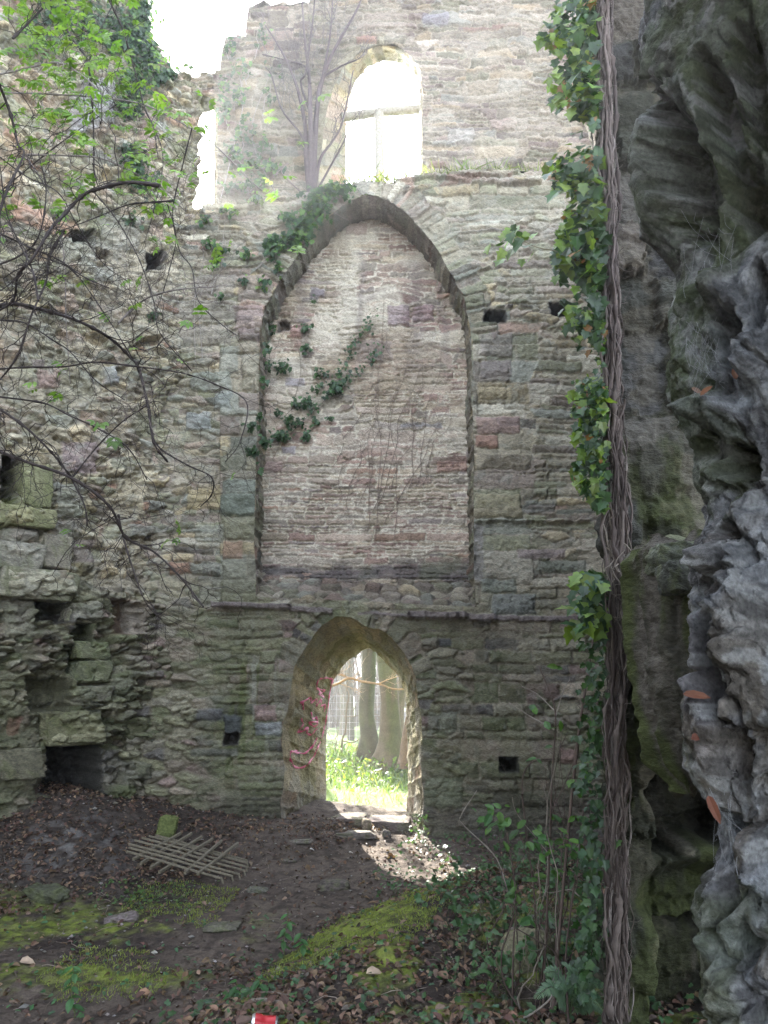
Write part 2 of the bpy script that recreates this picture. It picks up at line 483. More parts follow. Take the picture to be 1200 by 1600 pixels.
def lower_surface(U, V, PX, PY):
    dA, pA, hA, eA, _ = bricks(U, V, 3, .072, .28, .012, .020, .016, .6, .02, .018)
    dB, pB, hB, eB, _ = bricks(U + 3.1, V * 1.0 + .02, 8, .125, .34, .015, .022, .018, .6, .02, .016)
    dC, pC, hC, eC, _ = rubble(U, V, 12, 3.6, 10.5, .026, .026)
    # arch ring of thin radial stones
    dist, _, _, s = nearest_on_poly(U, V, RECESS, closed=False)
    inring = (PY < 530) & (dist < .34 + .05 * fbm(U * 9, V * 9, 2, 3))
    dR, pR, hR, eR, _ = bricks(dist * 1.0 + .7, s, 21, .085, .6, .010, .014, .018, .4, .01, .008)
    dist2, _, _, s2 = nearest_on_poly(U, V, DOOR_IN, closed=False)
    inring2 = (PY < 1060) & (dist2 < .22 + .05 * fbm(U * 9 + 4, V * 9, 2, 3))
    dQ, pQ, hQ, eQ, _ = bricks(dist2 + .6, s2, 23, .10, .7, .012, .018, .03, .5, .01, .008)
    # choice of bond over the wall
    mB = blend_mask(U, V, 1.1, 41, .12) * (PY > 480)
    # bigger ashlar right of the recess and pilaster left
    mP = sstep(0, 3, np.minimum(PX - 343, 404 - PX)) * (PY > 520) * (PY < 952)
    mJ = sstep(0, 4, np.minimum(PX - 737, 835 + 10 * fbm(V * 3, V * 0, 2, 6) - PX)) * (PY > 500) * (PY < 960)
    dP, pP, hP, eP, _ = bricks(U + .15, V, 27, .27, .50, .012, .016, .016, .35, .01, .01)
    dJ, pJ, hJ, eJ, _ = bricks(U + .4, V + .1, 28, .20, .42, .013, .014, .02, .4, .02, .02)
    mC = np.clip(blend_mask(U, V, 1.5, 51, .22) + sstep(320, 240, PX) * blend_mask(U, V, 2.5, 52, -.2), 0, 1) * (1 - mP) * (1 - mJ)
    def comb(a, b, c, p, j, r, q):
        o = a * (1 - mB) + b * mB
        o = o * (1 - mC) + c * mC
        o = o * (1 - mJ) + j * mJ
        o = o * (1 - mP) + p * mP
        o = np.where(inring, r, o); o = np.where(inring2, q, o)
        return o
    disp = comb(dA, dB, dC, dP + .02, dJ, dR, dQ)
    prof = comb(pA, pB, pC, pP, pJ, pR, pQ)
    hh = [np.where(inring, hR[k], np.where(inring2, hQ[k], np.where(mP > .5, hP[k], np.where(mJ > .5, hJ[k], np.where(mC > .5, hC[k], np.where(mB > .5, hB[k], hA[k])))))) for k in range(6)]
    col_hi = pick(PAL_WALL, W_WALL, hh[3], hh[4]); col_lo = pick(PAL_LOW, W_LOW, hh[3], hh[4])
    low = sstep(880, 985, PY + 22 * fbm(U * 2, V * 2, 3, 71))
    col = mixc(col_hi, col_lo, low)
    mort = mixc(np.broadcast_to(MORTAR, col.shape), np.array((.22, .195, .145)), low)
    plaster = sstep(.05, .35, fbm(U * 1.3, V * 1.6, 4, 61)) * .75
    col = mixc(mort, col, np.clip(prof - plaster * .5, 0, 1))
    disp = disp * (1 - .45 * plaster) + .006 * plaster
    return disp, col, prof, low

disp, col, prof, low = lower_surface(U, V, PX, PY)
# algae and moss films
alg = sstep(.0, .45, fbm(U * 2.1, V * 1.1, 4, 81)) * (.25 + .5 * low)
alg = np.maximum(alg, .75 * sstep(640, 690, PX) * sstep(1110, 1180, PY) * sstep(1270, 1200, PY) * sstep(-.2, .3, fbm(U * 3, V * 3, 3, 83)))
streak = sstep(.12, .4, fbm(U * 9, V * .8, 3, 84)) * sstep(330, 360, PX) * sstep(450, 430, PX) * sstep(1010, 1050, PY) * sstep(1250, 1200, PY)
col = mixc(col, ALGA, np.clip(alg * .5, 0, 1)); col = mixc(col, MOSS, streak * .55)
pale = sstep(.1, .4, fbm(U * 11 + 7, V * 1.0, 3, 85)) * sstep(380, 395, PX) * sstep(440, 420, PX) * sstep(1015, 1040, PY) * sstep(1200, 1150, PY)
col = mixc(col, LICHEN * .75, pale * .6)
lich = sstep(.28, .5, fbm(U * 12, V * 12, 4, 86)); col = mixc(col, LICHEN * .7, lich * .4 * (1 - low * .4))
darker = sstep(1195, 1275, PY + 18 * fbm(U * 3, V * 3, 3, 87)); col = mixc(col, np.array((.06, .055, .045)), darker * .65)  # darker towards the foot of the wall
T, G_, P_, R_ = (.30, .255, .165), (.17, .18, .15), (.215, .165, .165), (.27, .14, .11)
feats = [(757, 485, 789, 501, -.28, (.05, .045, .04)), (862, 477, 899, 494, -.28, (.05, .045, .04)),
         (742, 811, 920, 817, .075, None), (740, 817, 918, 823, -.02, None),
         (748, 606, 800, 624, .012, T), (745, 650, 812, 678, .01, (.25, .16, .145)), (742, 681, 778, 700, .018, R_), (744, 702, 830, 734, .012, (.21, .185, .13)),
         (742, 771, 815, 808, .02, (.255, .225, .145)), (818, 780, 868, 800, .008, (.155, .16, .145)), (740, 820, 752, 905, -.012, (.24, .225, .20)),
         (808, 858, 884, 874, .01, P_), (838, 876, 914, 896, .008, G_), (752, 905, 806, 926, .01, (.16, .18, .15)), (770, 928, 838, 960, .018, (.15, .165, .16)),
         (752, 560, 800, 590, .005, (.19, .165, .15)), (748, 520, 800, 556, .004, (.20, .175, .155)), (790, 600, 872, 640, .004, None),
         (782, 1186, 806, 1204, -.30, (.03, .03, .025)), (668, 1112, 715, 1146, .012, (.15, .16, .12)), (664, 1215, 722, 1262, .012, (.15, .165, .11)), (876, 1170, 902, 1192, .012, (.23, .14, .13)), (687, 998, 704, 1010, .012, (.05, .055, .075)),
         (398, 1102, 432, 1126, .012, (.27, .18, .17)), (398, 1128, 440, 1150, .012, (.25, .26, .27)), (360, 1010, 408, 1022, .02, (.16, .16, .09)),
         (347, 700, 402, 770, .03, (.19, .185, .14)), (347, 752, 402, 806, .034, (.16, .185, .155)), (347, 808, 400, 842, .03, (.19, .19, .125)), (350, 846, 378, 872, .03, (.26, .165, .12)), (347, 874, 399, 926, .032, (.18, .175, .13)),
         (380, 560, 412, 612, .04, (.30, .275, .205)), (374, 518, 414, 538, .06, (.14, .10, .095)), (372, 538, 412, 556, .03, (.29, .25, .19)), (374, 615, 408, 640, .035, (.26, .20, .17)),
         (300, 584, 362, 612, .05, (.24, .255, .215)), (292, 645, 330, 672, .045, (.24, .255, .25)), (345, 545, 374, 585, .03, (.23, .235, .195)), (335, 615, 362, 640, .03, (.23, .245, .225)),
         (293, 766, 345, 796, .03, (.34, .28, .155)), (306, 822, 348, 848, .03, (.24, .24, .195)), (268, 880, 298, 896, .035, (.29, .15, .10)), (298, 880, 346, 900, .02, G_), (310, 900, 345, 948, .012, (.19, .185, .145)),
         (240, 510, 360, 540, .012, (.24, .215, .175)), (255, 470, 368, 505, .014, (.245, .225, .185)), (300, 430, 368, 466, .012, (.24, .215, .18)), (368, 480, 412, 515, .02, (.26, .20, .185)), (372, 430, 425, 470, .015, (.245, .20, .175)),
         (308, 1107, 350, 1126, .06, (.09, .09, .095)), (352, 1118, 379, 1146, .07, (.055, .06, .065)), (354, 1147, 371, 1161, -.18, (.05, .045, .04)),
         (300, 1170, 372, 1180, .05, (.12, .12, .10))]
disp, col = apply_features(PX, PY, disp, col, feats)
# slate drip course over the door, broken in the middle
for (x0, x1, ya, yb, th, o) in ((330, 456, 944, 948, 5, .16), (636, 774, 960, 967, 6, .18), (560, 640, 958, 961, 3, .05), (452, 520, 950, 955, 5, .05), (770, 925, 966, 968, 5, .07)):
    yy = np.interp(PX, [x0, x1], [ya, yb]) + 1.6 * fbm(PX / 20, PX * 0, 2, 9)
    m = sstep(th, th - 1.5, np.abs(PY - yy)) * (PX > x0) * (PX < x1)
    disp = disp * (1 - m) + (o * (.75 + .35 * fbm(U * 9, V * 0, 2, 17))) * m; col = mixc(col, np.array((.17, .14, .14)), m * .8)
# ledge slates at the head of the wall
tl = np.interp(PX, [560, 610, 650, 700, 780, 860, 925], [285, 286, 280, 276, 272, 270, 274])
m = sstep(13, 9, np.abs(PY - tl - 8)) * sstep(600, 640, PX)
dS, pS, hS, _, _ = bricks(U, V, 33, .05, .30, .010, .02, .035, .5, .02, .05)
disp = disp * (1 - m) + (dS + .03) * m
rough = .012 * fbm(U * 7, V * 8, 4, 91) + .009 * fbm(U * 26, V * 27, 3, 92)
disp = disp * 1.35 - .022 * (1 - prof) * sstep(.0, .35, fbm(U * 2.2, V * 2.2, 3, 191)) + .035 * fbm(U * 1.2, V * 1.2, 3, 93)
# left part ragged where the facing is gone
rag = sstep(360, 280, PX) * sstep(930, 1010, PY)
dX, pX, hX, _, _ = rubble(U, V, 95, 4.2, 9.0, .07, .07)
d5, p5, h5, _, _ = rubble(U, V, 97, 10, 24., .022, .022, .95, .13)
disp = disp * (1 - rag) + (dX * .8 + d5) * rag; col = mixc(col, mixc(np.broadcast_to(np.array((.20, .18, .13)), col.shape), pick(PAL_LOW, W_LOW, hX[3], hX[4]) * 1.15, pX), rag * .9)
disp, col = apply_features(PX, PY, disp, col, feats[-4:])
ed = edge_soft(U, V, [RECESS, DOOR_IN])
k = sstep(.005, .05, ed)
D = (disp + rough)
D = np.where(D < 0, D * k, D)
P = np.stack([U, Y_LOW - D, V], -1)
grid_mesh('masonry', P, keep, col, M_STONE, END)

# --- soffits and reveals: lofts between two outlines
def loft(name, A, YA, B, YB, n, m, seed, palette, weights, rh, bw, parent=None, amp=.02, mort=MORTAR, inward=1, tint=None, mat=None, off=.012, rel=1.0):
    a = resample(A, n); b = resample(B, n)
    t = np.linspace(0, 1, m)[:, None, None]
    p2 = a[None] * (1 - t) + b[None] * t
    Yv = YA + (YB - YA) * np.linspace(0, 1, m)[:, None] * np.ones((1, n))
    S = np.r_[0, np.cumsum(np.linalg.norm(np.diff(a, axis=0), axis=1))][None] * np.ones((m, 1))
    dep = np.linspace(0, math.hypot(YB - YA, .3), m)[:, None] * np.ones((1, n))
    # slates and blocks run along the depth
    d, pr, h, e, _ = bricks(dep + .33, S, seed, rh, bw, .012, .02, off, .4, .02, .012)
    P = np.stack([p2[..., 0], Yv, p2[..., 1]], -1)
    du = np.gradient(P, axis=1); dv = np.gradient(P, axis=0)
    N = np.cross(du, dv); N /= np.linalg.norm(N, axis=-1, keepdims=True) + 1e-9
    fade = np.minimum(sstep(0, .05, np.linspace(0, 1, m)), sstep(1, .95, np.linspace(0, 1, m)))[:, None]
    nn = (d - .02) * rel + amp * rel * fbm(S * 5, dep * 5, 4, seed + 2) + .006 * fbm(S * 25, dep * 25, 3, seed + 3)
    P = P + N * (nn * (.25 + .75 * fade))[..., None] * inward
    col = mixc(np.broadcast_to(mort, P.shape), pick(palette, weights, h[3], h[4]), pr)
    st = sstep(.05, .4, fbm(S * 2 + 3, dep * 2, 4, seed + 6)); col = mixc(col, mort * .9, st * .6)
    if tint is not None: col = tint(P, col, S, dep)
    return grid_mesh(name, P, None, col, mat or M_STONE, parent), P

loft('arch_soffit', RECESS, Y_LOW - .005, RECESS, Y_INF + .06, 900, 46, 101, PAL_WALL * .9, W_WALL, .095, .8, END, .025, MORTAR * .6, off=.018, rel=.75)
def door_tint(P, col, S, dep):
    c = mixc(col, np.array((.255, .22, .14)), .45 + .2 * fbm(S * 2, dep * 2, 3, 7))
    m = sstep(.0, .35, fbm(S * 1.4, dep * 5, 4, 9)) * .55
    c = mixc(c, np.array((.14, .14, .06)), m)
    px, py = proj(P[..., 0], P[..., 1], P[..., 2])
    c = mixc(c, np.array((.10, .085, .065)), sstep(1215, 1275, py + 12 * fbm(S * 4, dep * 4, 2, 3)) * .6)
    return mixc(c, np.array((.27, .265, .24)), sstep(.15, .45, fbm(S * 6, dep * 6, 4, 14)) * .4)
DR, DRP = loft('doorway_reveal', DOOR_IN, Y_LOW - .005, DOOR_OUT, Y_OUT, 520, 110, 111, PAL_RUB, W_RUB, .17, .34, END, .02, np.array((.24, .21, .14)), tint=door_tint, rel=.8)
loft('window_reveal', WIN_IN, Y_UP - .005, WIN_OUT, Y_BACK - .1, 360, 60, 121, PAL_RUB * 1.15, W_RUB, .16, .35, END, .02, np.array((.36, .32, .24)))
loft('slit_reveal', SLIT_IN, Y_UP - .005, SLIT_OUT, Y_BACK - .1, 260, 60, 131, PAL_RUB * 1.15, W_RUB, .2, .35, END, .015, np.array((.34, .30, .22)))

# --- infill of the blocked arch
u = np.arange(-1.75, 1.35, .0115); v = np.arange(2.55, 7.95, .0115)
U, V = np.meshgrid(u, v); PX, PY = proj(U, np.full(U.shape, Y_INF), V)
dA, pA, hA, eA, _ = bricks(U, V, 201, .054, .20, .014, .012, .010, .5, .025, .018)
dB, pB, hB, eB, _ = bricks(U, V, 206, .10, .26, .016, .014, .014, .6, .05, .06)
mB = np.clip(blend_mask(U, V, 1.3, 43, .05) * (PY < 720) + sstep(720, 560, PY + 40 * fbm(U * 2, V * 2, 2, 5)) * .0, 0, 1)
disp = dA * (1 - mB) + dB * mB; prof = pA * (1 - mB) + pB * mB
hh = [np.where(mB > .5, hB[k], hA[k]) for k in range(6)]
col = pick(PAL_INF, W_INF, hh[3], hh[4], .34)
daub = np.clip(sstep(-.15, .45, fbm(U * 1.7, V * 2.3, 4, 44)) * sstep(900, 450, PY), 0, 1)
col = mixc(np.broadcast_to(MORTAR_PALE, col.shape), col, np.clip(prof * (1 - .75 * daub), 0, 1))
disp = disp * (1 - .4 * daub) + .006 * daub
ifeats = [(606, 478, 640, 508, .02, (.23, .17, .185)), (646, 478, 678, 502, .018, (.25, .17, .175)), (560, 530, 600, 566, .015, (.2, .155, .165)), (684, 720, 728, 736, .02, (.30, .175, .14)), (625, 660, 690, 668, .01, (.25, .24, .255)),
          (541, 350, 572, 366, .02, (.34, .25, .22)), (486, 450, 508, 466, .01, (.24, .215, .235)), (446, 590, 476, 602, .012, (.25, .23, .255)), (440, 698, 462, 710, .01, (.24, .215, .25)), (404, 722, 442, 736, .012, (.25, .165, .15)), (455, 508, 472, 526, .014, (.29, .17, .15)),
          (438, 496, 452, 506, .02, (.4, .37, .3)), (438, 506, 450, 516, -.12, (.06, .05, .05)), (566, 532, 612, 560, .01, (.21, .17, .175))]
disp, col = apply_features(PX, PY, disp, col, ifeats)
col = mixc(col, np.array((.30, .24, .17)), .5 * sstep(.1, .5, fbm(U * 1.5 + 5, V * 1.2, 4, 47)) * (PY < 640))
# damp band at the foot of the infill
bandn = PY + 10 * fbm(U * 2.5, V * 5, 3, 48)
band = sstep(868, 892, bandn) * sstep(914, 904, bandn)
green = sstep(845, 870, bandn) * sstep(.0, .4, fbm(U * 2 + 1, V * 2, 3, 49)) * (PX > 560)
col = mixc(col, np.array((.085, .075, .075)), band * .85); col = mixc(col, np.array((.13, .14, .09)), np.clip(green, 0, 1) * .5)
for (sx, w) in ((478, 9), (560, 5), (655, 12), (700, 7)):
    g = np.exp(-((PX - sx - 14 * fbm(V * 1.2, V * 0 + sx, 2, 4)) / w) ** 2) * sstep(380, 420, PY) * sstep(640, 500, PY)
    col = mixc(col, np.array((.16, .13, .125)), g * .45)
Dd = disp * (.75 + .5 * sstep(560, 520, PY)) + .009 * fbm(U * 8, V * 9, 4, 210) - .030 * (1 - prof) * sstep(.12, .35, fbm(U * 2.6, V * 3.4, 3, 193)) + .02 * fbm(U * 1.1, V * 1.1, 3, 211) + .006 * fbm(U * 28, V * 30, 3, 212)
# battered foot
Dd = Dd + .05 * sstep(890, 905, PY)
P = np.stack([U, Y_INF - Dd, V], -1)
grid_mesh('arch_infill', P, None, col, M_STONE, END)

# --- sloping rubble sill under the infill
n, m = 300, 60
xs = np.linspace(at_y(396, 935, Y_LOW).x - .02, at_y(748, 955, Y_LOW).x + .02, n)[None] * np.ones((m, 1)); tt = np.linspace(0, 1, m)[:, None] * np.ones((1, n))
zf = np.interp(xs, [xs.min(), xs.max()], [at_y(400, 936, Y_LOW).z, at_y(742, 952, Y_LOW).z]); zb = np.interp(xs, [xs.min(), xs.max()], [at_y(400, 900, Y_INF).z, at_y(742, 905, Y_INF).z])
d, pr, h, e, _ = rubble(xs, tt * .6, 301, 5, 8, .05, .045)
Ys = Y_LOW + .0 + (Y_INF - Y_LOW + .05) * tt; Zs = zf + (zb - zf) * tt
D = (d - .02 + .02 * fbm(xs * 7, tt * 5, 4, 302)) * sstep(0, .08, tt + .03)
P = np.stack([xs, Ys - D * .55, Zs + D * .8], -1)
col = mixc(np.broadcast_to(np.array((.15, .13, .105)), P.shape), pick(PAL_WALL * .85, W_WALL, h[3], h[4]), pr * .8)
col = mixc(col, np.array((.13, .10, .085)), sstep(0, .4, fbm(xs * 3, tt * 2, 3, 303)) * .5)
grid_mesh('rubble_sill', P, None, col, M_STONE, END)

# --- upper masonry, set back behind the ledge
u = np.arange(-3.1, 3.5, .013); v = np.arange(7.2, 12.6, .013)
U, V = np.meshgrid(u, v)
Uc = (U[:-1, :-1] + U[1:, 1:]) / 2; Vc = (V[:-1, :-1] + V[1:, 1:]) / 2
pxc, pyc = proj(Uc, np.full(Uc.shape, Y_UP), Vc)
UP_TOP = ([200, 284, 290, 330, 344, 347, 352, 384, 388, 440, 482, 486, 560, 700, 1000], [150, 124, 120, 116, 112, 84, 60, 54, 10, 2, 6, -16, -22, -34, -40])
top_line = np.interp(pxc, *UP_TOP) + 4 * fbm(pxc / 11, pyc / 11, 3, 6)
rx_ = [(x, z) for x, z in RECESS]
keep = (pyc > top_line) & ~in_poly(Uc, Vc, WIN_IN) & ~in_poly(Uc, Vc, SLIT_IN) & ~in_poly(Uc, Vc, rx_)
U, V = snap_edges(U, V, keep, [WIN_IN, SLIT_IN])
PX, PY = proj(U, np.full(U.shape, Y_UP), V)
dA, pA, hA, eA, _ = bricks(U, V, 401, .07, .25, .013, .016, .014, .5, .04, .04)
dB, pB, hB, eB, _ = bricks(U, V + .03, 402, .12, .28, .014, .018, .016, .5, .05, .05)
mB = blend_mask(U, V, 1.2, 403, .1)
disp = dA * (1 - mB) + dB * mB; prof = pA * (1 - mB) + pB * mB; hh = [np.where(mB > .5, hB[k], hA[k]) for k in range(6)]
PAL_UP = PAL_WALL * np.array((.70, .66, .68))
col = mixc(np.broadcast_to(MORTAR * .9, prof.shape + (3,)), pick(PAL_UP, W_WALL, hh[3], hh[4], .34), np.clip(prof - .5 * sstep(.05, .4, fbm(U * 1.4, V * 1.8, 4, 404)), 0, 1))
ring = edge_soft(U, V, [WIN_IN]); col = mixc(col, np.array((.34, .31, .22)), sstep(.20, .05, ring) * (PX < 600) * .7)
ufe = [(556, 58, 590, 70, .02, (.3, .16, .13)), (660, 22, 700, 40, .015, (.2, .18, .2)), (700, 200, 740, 226, .012, (.27, .255, .23)), (214, 178, 236, 280, .02, (.28, .20, .18))]
disp, col = apply_features(PX, PY, disp, col, ufe)
D = disp * 1.4 + .012 * fbm(U * 8, V * 9, 4, 411) + .010 * fbm(U * 26, V * 28, 3, 412) - .02 * (1 - prof) * sstep(.0, .35, fbm(U * 2.2, V * 2.2, 3, 192)) + .03 * fbm(U * 1.2, V * 1.2, 3, 413)
D = np.where(D < 0, D * sstep(.005, .05, np.minimum(ring, edge_soft(U, V, [SLIT_IN]))), D)
P = np.stack([U, Y_UP - D, V], -1)
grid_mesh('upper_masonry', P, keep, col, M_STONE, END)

# --- back of the wall (seen from outside), with the same openings
u = np.arange(-3.1, 3.5, .05); v = np.arange(-.6, 12.6, .05)
U, V = np.meshgrid(u, v); Uc = (U[:-1, :-1] + U[1:, 1:]) / 2; Vc = (V[:-1, :-1] + V[1:, 1:]) / 2
pxc, pyc = proj(Uc, np.full(Uc.shape, Y_UP), Vc)
keep = (pyc > np.interp(pxc, *UP_TOP)) & ~in_poly(Uc, Vc, DOOR_OUT) & ~in_poly(Uc, Vc, WIN_OUT) & ~in_poly(Uc, Vc, SLIT_OUT)
U, V = snap_edges(U, V, keep, [DOOR_OUT, WIN_OUT, SLIT_OUT]); 
db, pb, hb, _, _ = bricks(U, V, 451, .1, .3)
col = mixc(np.broadcast_to(MORTAR, U.shape + (3,)), pick(PAL_WALL, W_WALL, hb[3], hb[4]), pb)
YB = np.where(edge_soft(U, V, [DOOR_OUT]) < .08, Y_OUT - .002, Y_BACK - .1)
grid_mesh('rear_masonry', np.stack([U, YB + 0 * U, V], -1), keep, col, M_STONE, END, flip=True)
# broken top joining front and rear faces
xs = np.linspace(200, 1000, 500); zt = np.array([at_y(x, np.interp(x, *UP_TOP), Y_UP).z for x in xs]); xw = np.array([at_y(x, np.interp(x, *UP_TOP), Y_UP).x for x in xs])
m = 14; tt = np.linspace(0, 1, m)[:, None]
X2 = xw[None] + 0 * tt; Y2 = Y_UP - .02 + (Y_BACK - .08 - Y_UP) * tt + 0 * X2; Z2 = zt[None] - .02 + .08 * fbm(X2 * 5, Y2 * 5, 3, 5)
grid_mesh('broken_wall_top', np.stack([X2, Y2, Z2], -1), None, np.broadcast_to(np.array((.2, .19, .16)), X2.shape + (3,)).copy(), M_STONE, END)
# ledge top between lower and upper wall
xs = np.linspace(225, 940, 400); zt = np.array([at_y(x, np.interp(x, [230, 285, 345, 420, 480, 540, 570, 610, 650, 700, 780, 860, 925], [330, 326, 322, 314, 304, 290, 283, 284, 278, 274, 270, 268, 272]), Y_LOW) for x in xs])
X2 = zt[:, 0][None] + 0 * tt; Y2 = Y_LOW + .03 + (Y_UP - Y_LOW - .01) * tt + 0 * X2; Z2 = zt[:, 2][None] + .0 + .05 * fbm(X2 * 6, Y2 * 6, 3, 8) + .10 * tt
grid_mesh('ledge_top', np.stack([X2, Y2, Z2], -1), None, mixc(np.broadcast_to(np.array((.09, .085, .05)), X2.shape + (3,)), MOSS, sstep(-.1, .3, fbm(X2 * 3, Y2 * 3, 3, 3))), M_STONE, END)
LEDGE = [(a, b) for a, b in zip(zt[:, 0], zt[:, 2])]

# --- mullion and transom of the upper window
def beam(name, pts, w, d, mat, parent, seed=0, ang=0.0):
    """chamfered stone bar along pts (X,Z) at depth Y"""
    P = np.array(pts, float); n = 40
    P = resample(P, n); T = np.gradient(P, axis=0); T /= np.linalg.norm(T, axis=1, keepdims=True)
    S = np.cross(T, np.array([0, 1, 0.0])); S /= np.linalg.norm(S, axis=1, keepdims=True)
    sec = [(-.5, .3), (-.5, -.2), (-.22, -.5), (.22, -.5), (.5, -.2), (.5, .3), (.22, .5), (-.22, .5)]
    ring = []
    for i in range(n):
        k = 1 + .10 * math.sin(i * 1.7 + seed) + .06 * random.uniform(-1, 1)
        ring.append([P[i] + S[i] * a * w * k + np.array([0, b * d, 0]) for a, b in sec])
    V = np.array(ring).reshape(-1, 3); f = []
    for i in range(n - 1):
        for j in range(8): f.append((i * 8 + j, i * 8 + (j + 1) % 8, i * 8 + 8 + (j + 1) % 8, i * 8 + 8 + j))
    f += [(0, 1, 2, 3), (0, 3, 4, 7), (4, 5, 6, 7)]
    e = (n - 1) * 8; f += [(e, e + 1, e + 2, e + 3), (e, e + 3, e + 4, e + 7), (e + 4, e + 5, e + 6, e + 7)]
    return np_mesh(name, V, np.array(f), None, mat, parent, True)
Ym = 9.62
beam('mullion', [at_y(594, 300, Ym), at_y(593, 230, Ym), at_y(592, 178, Ym)], .135, .18, M_TIMBER, END, 1)
beam('transom', [at_y(534, 183, Ym + .01), at_y(570, 178, Ym + .01), at_y(600, 174, Ym + .01), at_y(662, 170, Ym + .01)], .115, .13, M_TIMBER, END, 2)

# --- graffiti strokes on the left reveal
def reveal_point(px, py, lift=.004):
    pxs, pys = proj(DRP[..., 0], DRP[..., 1], DRP[..., 2])
    dd = (pxs - px) ** 2 + (pys - py) ** 2
    dd[:, 260:] = 1e9
    i, j = np.unravel_index(np.argmin(dd), dd.shape)
    a = DRP[min(i + 1, DRP.shape[0] - 1), j] - DRP[max(i - 1, 0), j]; b = DRP[i, j + 1] - DRP[i, j - 1]
    nn = np.cross(b, a); nn /= np.linalg.norm(nn) + 1e-9
    if nn[0] < 0: nn = -nn
    return Vector(DRP[i, j]) + Vector(nn) * lift, Vector(nn)
def gz(pts): return [(400 + x / 2.1818, 920 + y / 2.1818) for x, y in pts]
STROKES = [gz(s) for s in ([(215, 306), (240, 302), (262, 308), (258, 325)], [(258, 308), (248, 360), (240, 430), (232, 470), (222, 510)],
           [(210, 308), (204, 340), (236, 346), (210, 360), (232, 372), (206, 338)], [(150, 388), (172, 378), (186, 366), (184, 392), (206, 372), (204, 402), (222, 372), (218, 400), (236, 392), (230, 420)],
           [(158, 388), (160, 412)], [(186, 420), (190, 446), (204, 436), (210, 456), (176, 452), (196, 470), (210, 460)], [(152, 440), (160, 462), (136, 490), (160, 484), (178, 470), (170, 492), (186, 498), (206, 476)],
           [(176, 492), (176, 500)], [(208, 505), (190, 540), (164, 562), (136, 560), (116, 552), (114, 575), (126, 606), (146, 612), (172, 602), (196, 570), (218, 520)], [(116, 556), (140, 552)])]
gv = []; gf = []; gn = 0
for s in STROKES:
    pts = resample(s, max(4, int(len(s) * 7)))
    Q = [reveal_point(x, y) for x, y in pts]
    c = np.array([tuple(q[0]) for q in Q]); nn = np.array([tuple(q[1]) for q in Q])
    for _ in range(2):
        c[1:-1] = (c[:-2] + 2 * c[1:-1] + c[2:]) / 4
    c = c + nn * .006
    T = np.gradient(c, axis=0); Sx = np.cross(T, nn); Sx /= np.linalg.norm(Sx, axis=1, keepdims=True) + 1e-9
    w = (.010 + .004 * np.sin(np.arange(len(c)) * .9))[:, None]
    V = np.stack([c - Sx * w, c - Sx * w * .5 + nn * .002, c + Sx * w * .5 + nn * .002, c + Sx * w], 1).reshape(-1, 3); gv.append(V)
    for i in range(len(c) - 1):
        for j in range(3): gf.append((gn + i * 4 + j, gn + i * 4 + j + 1, gn + i * 4 + 5 + j, gn + i * 4 + 4 + j))
    gn += len(V)
tag(np_mesh('graffiti', np.vstack(gv), np.array(gf), None, M_PAINT, DR), 'pink spray paint scrawl on the left side of the doorway')

# ------------------------------------------------------------------ left rubble wall
C0 = Vector((-2.62, 8.74, 0)); LD = Vector((-.70711, -.70711, 0)); LN = Vector((.70711, -.70711, 0))
LEFT = thing('rubble_wall', 'rough rubble side wall on the left with projecting blocks and a dark hearth opening at its foot', 'wall', (-3.2, 8.1, 0))
u = np.arange(-.12, 2.75, .0125); v = np.arange(-.5, 12.6, .0125)
U, V = np.meshgrid(u, v)
X0 = C0.x + LD.x * U; Y0 = C0.y + LD.y * U
PX, PY = proj(X0, Y0, V)
dA, pA, hA, _, _ = rubble(U, V, 501, 3.4, 6.0, .055, .05)
dB, pB, hB, _, _ = rubble(U, V, 502, 5.5, 13.0, .04, .05)
dC, pC, hC, _, _ = bricks(U, V, 503, .14, .34, .018, .03, .03, .6, .06, .07)
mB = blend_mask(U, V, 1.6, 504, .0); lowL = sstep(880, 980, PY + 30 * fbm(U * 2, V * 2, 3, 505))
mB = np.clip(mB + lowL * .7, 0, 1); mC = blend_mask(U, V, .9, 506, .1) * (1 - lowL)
sel = lambda a, b, c: (a * (1 - mB) + b * mB) * (1 - mC) + c * mC
disp = sel(dA, dB * (1 + .45 * lowL), dC); prof = sel(pA, pB, pC); hh = [np.where(mC > .5, hC[k], np.where(mB > .5, hB[k], hA[k])) for k in range(6)]
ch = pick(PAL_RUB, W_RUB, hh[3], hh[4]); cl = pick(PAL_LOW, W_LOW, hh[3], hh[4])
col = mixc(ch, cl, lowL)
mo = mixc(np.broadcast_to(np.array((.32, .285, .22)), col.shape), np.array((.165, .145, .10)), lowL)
core = sstep(-.05, .4, fbm(U * 1.3 + 3, V * 1.5, 4, 507)) * (1 - .6 * lowL)
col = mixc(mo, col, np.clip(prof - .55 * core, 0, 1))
disp = disp * (1 - .35 * core)
d5, p5, h5, _, _ = rubble(U, V, 545, 9.5, 24., .022, .022, .95, .13)
disp = disp + d5 * .8 * (.5 + .5 * lowL); col = col * (1 + .55 * (h5[4] - .5))[..., None]
d6, p6, h6, _, _ = bricks(U, V, 546, .045, .22, .010, .012, .02, .6, .05, .06)
disp = disp + .45 * d6 * sstep(-.1, .2, fbm(U * 2, V * 2, 3, 547))
gone = sstep(.33, .42, fbm(U * 3.2, V * 4.6, 3, 508)) * (.35 + .65 * lowL); disp = disp - .10 * gone
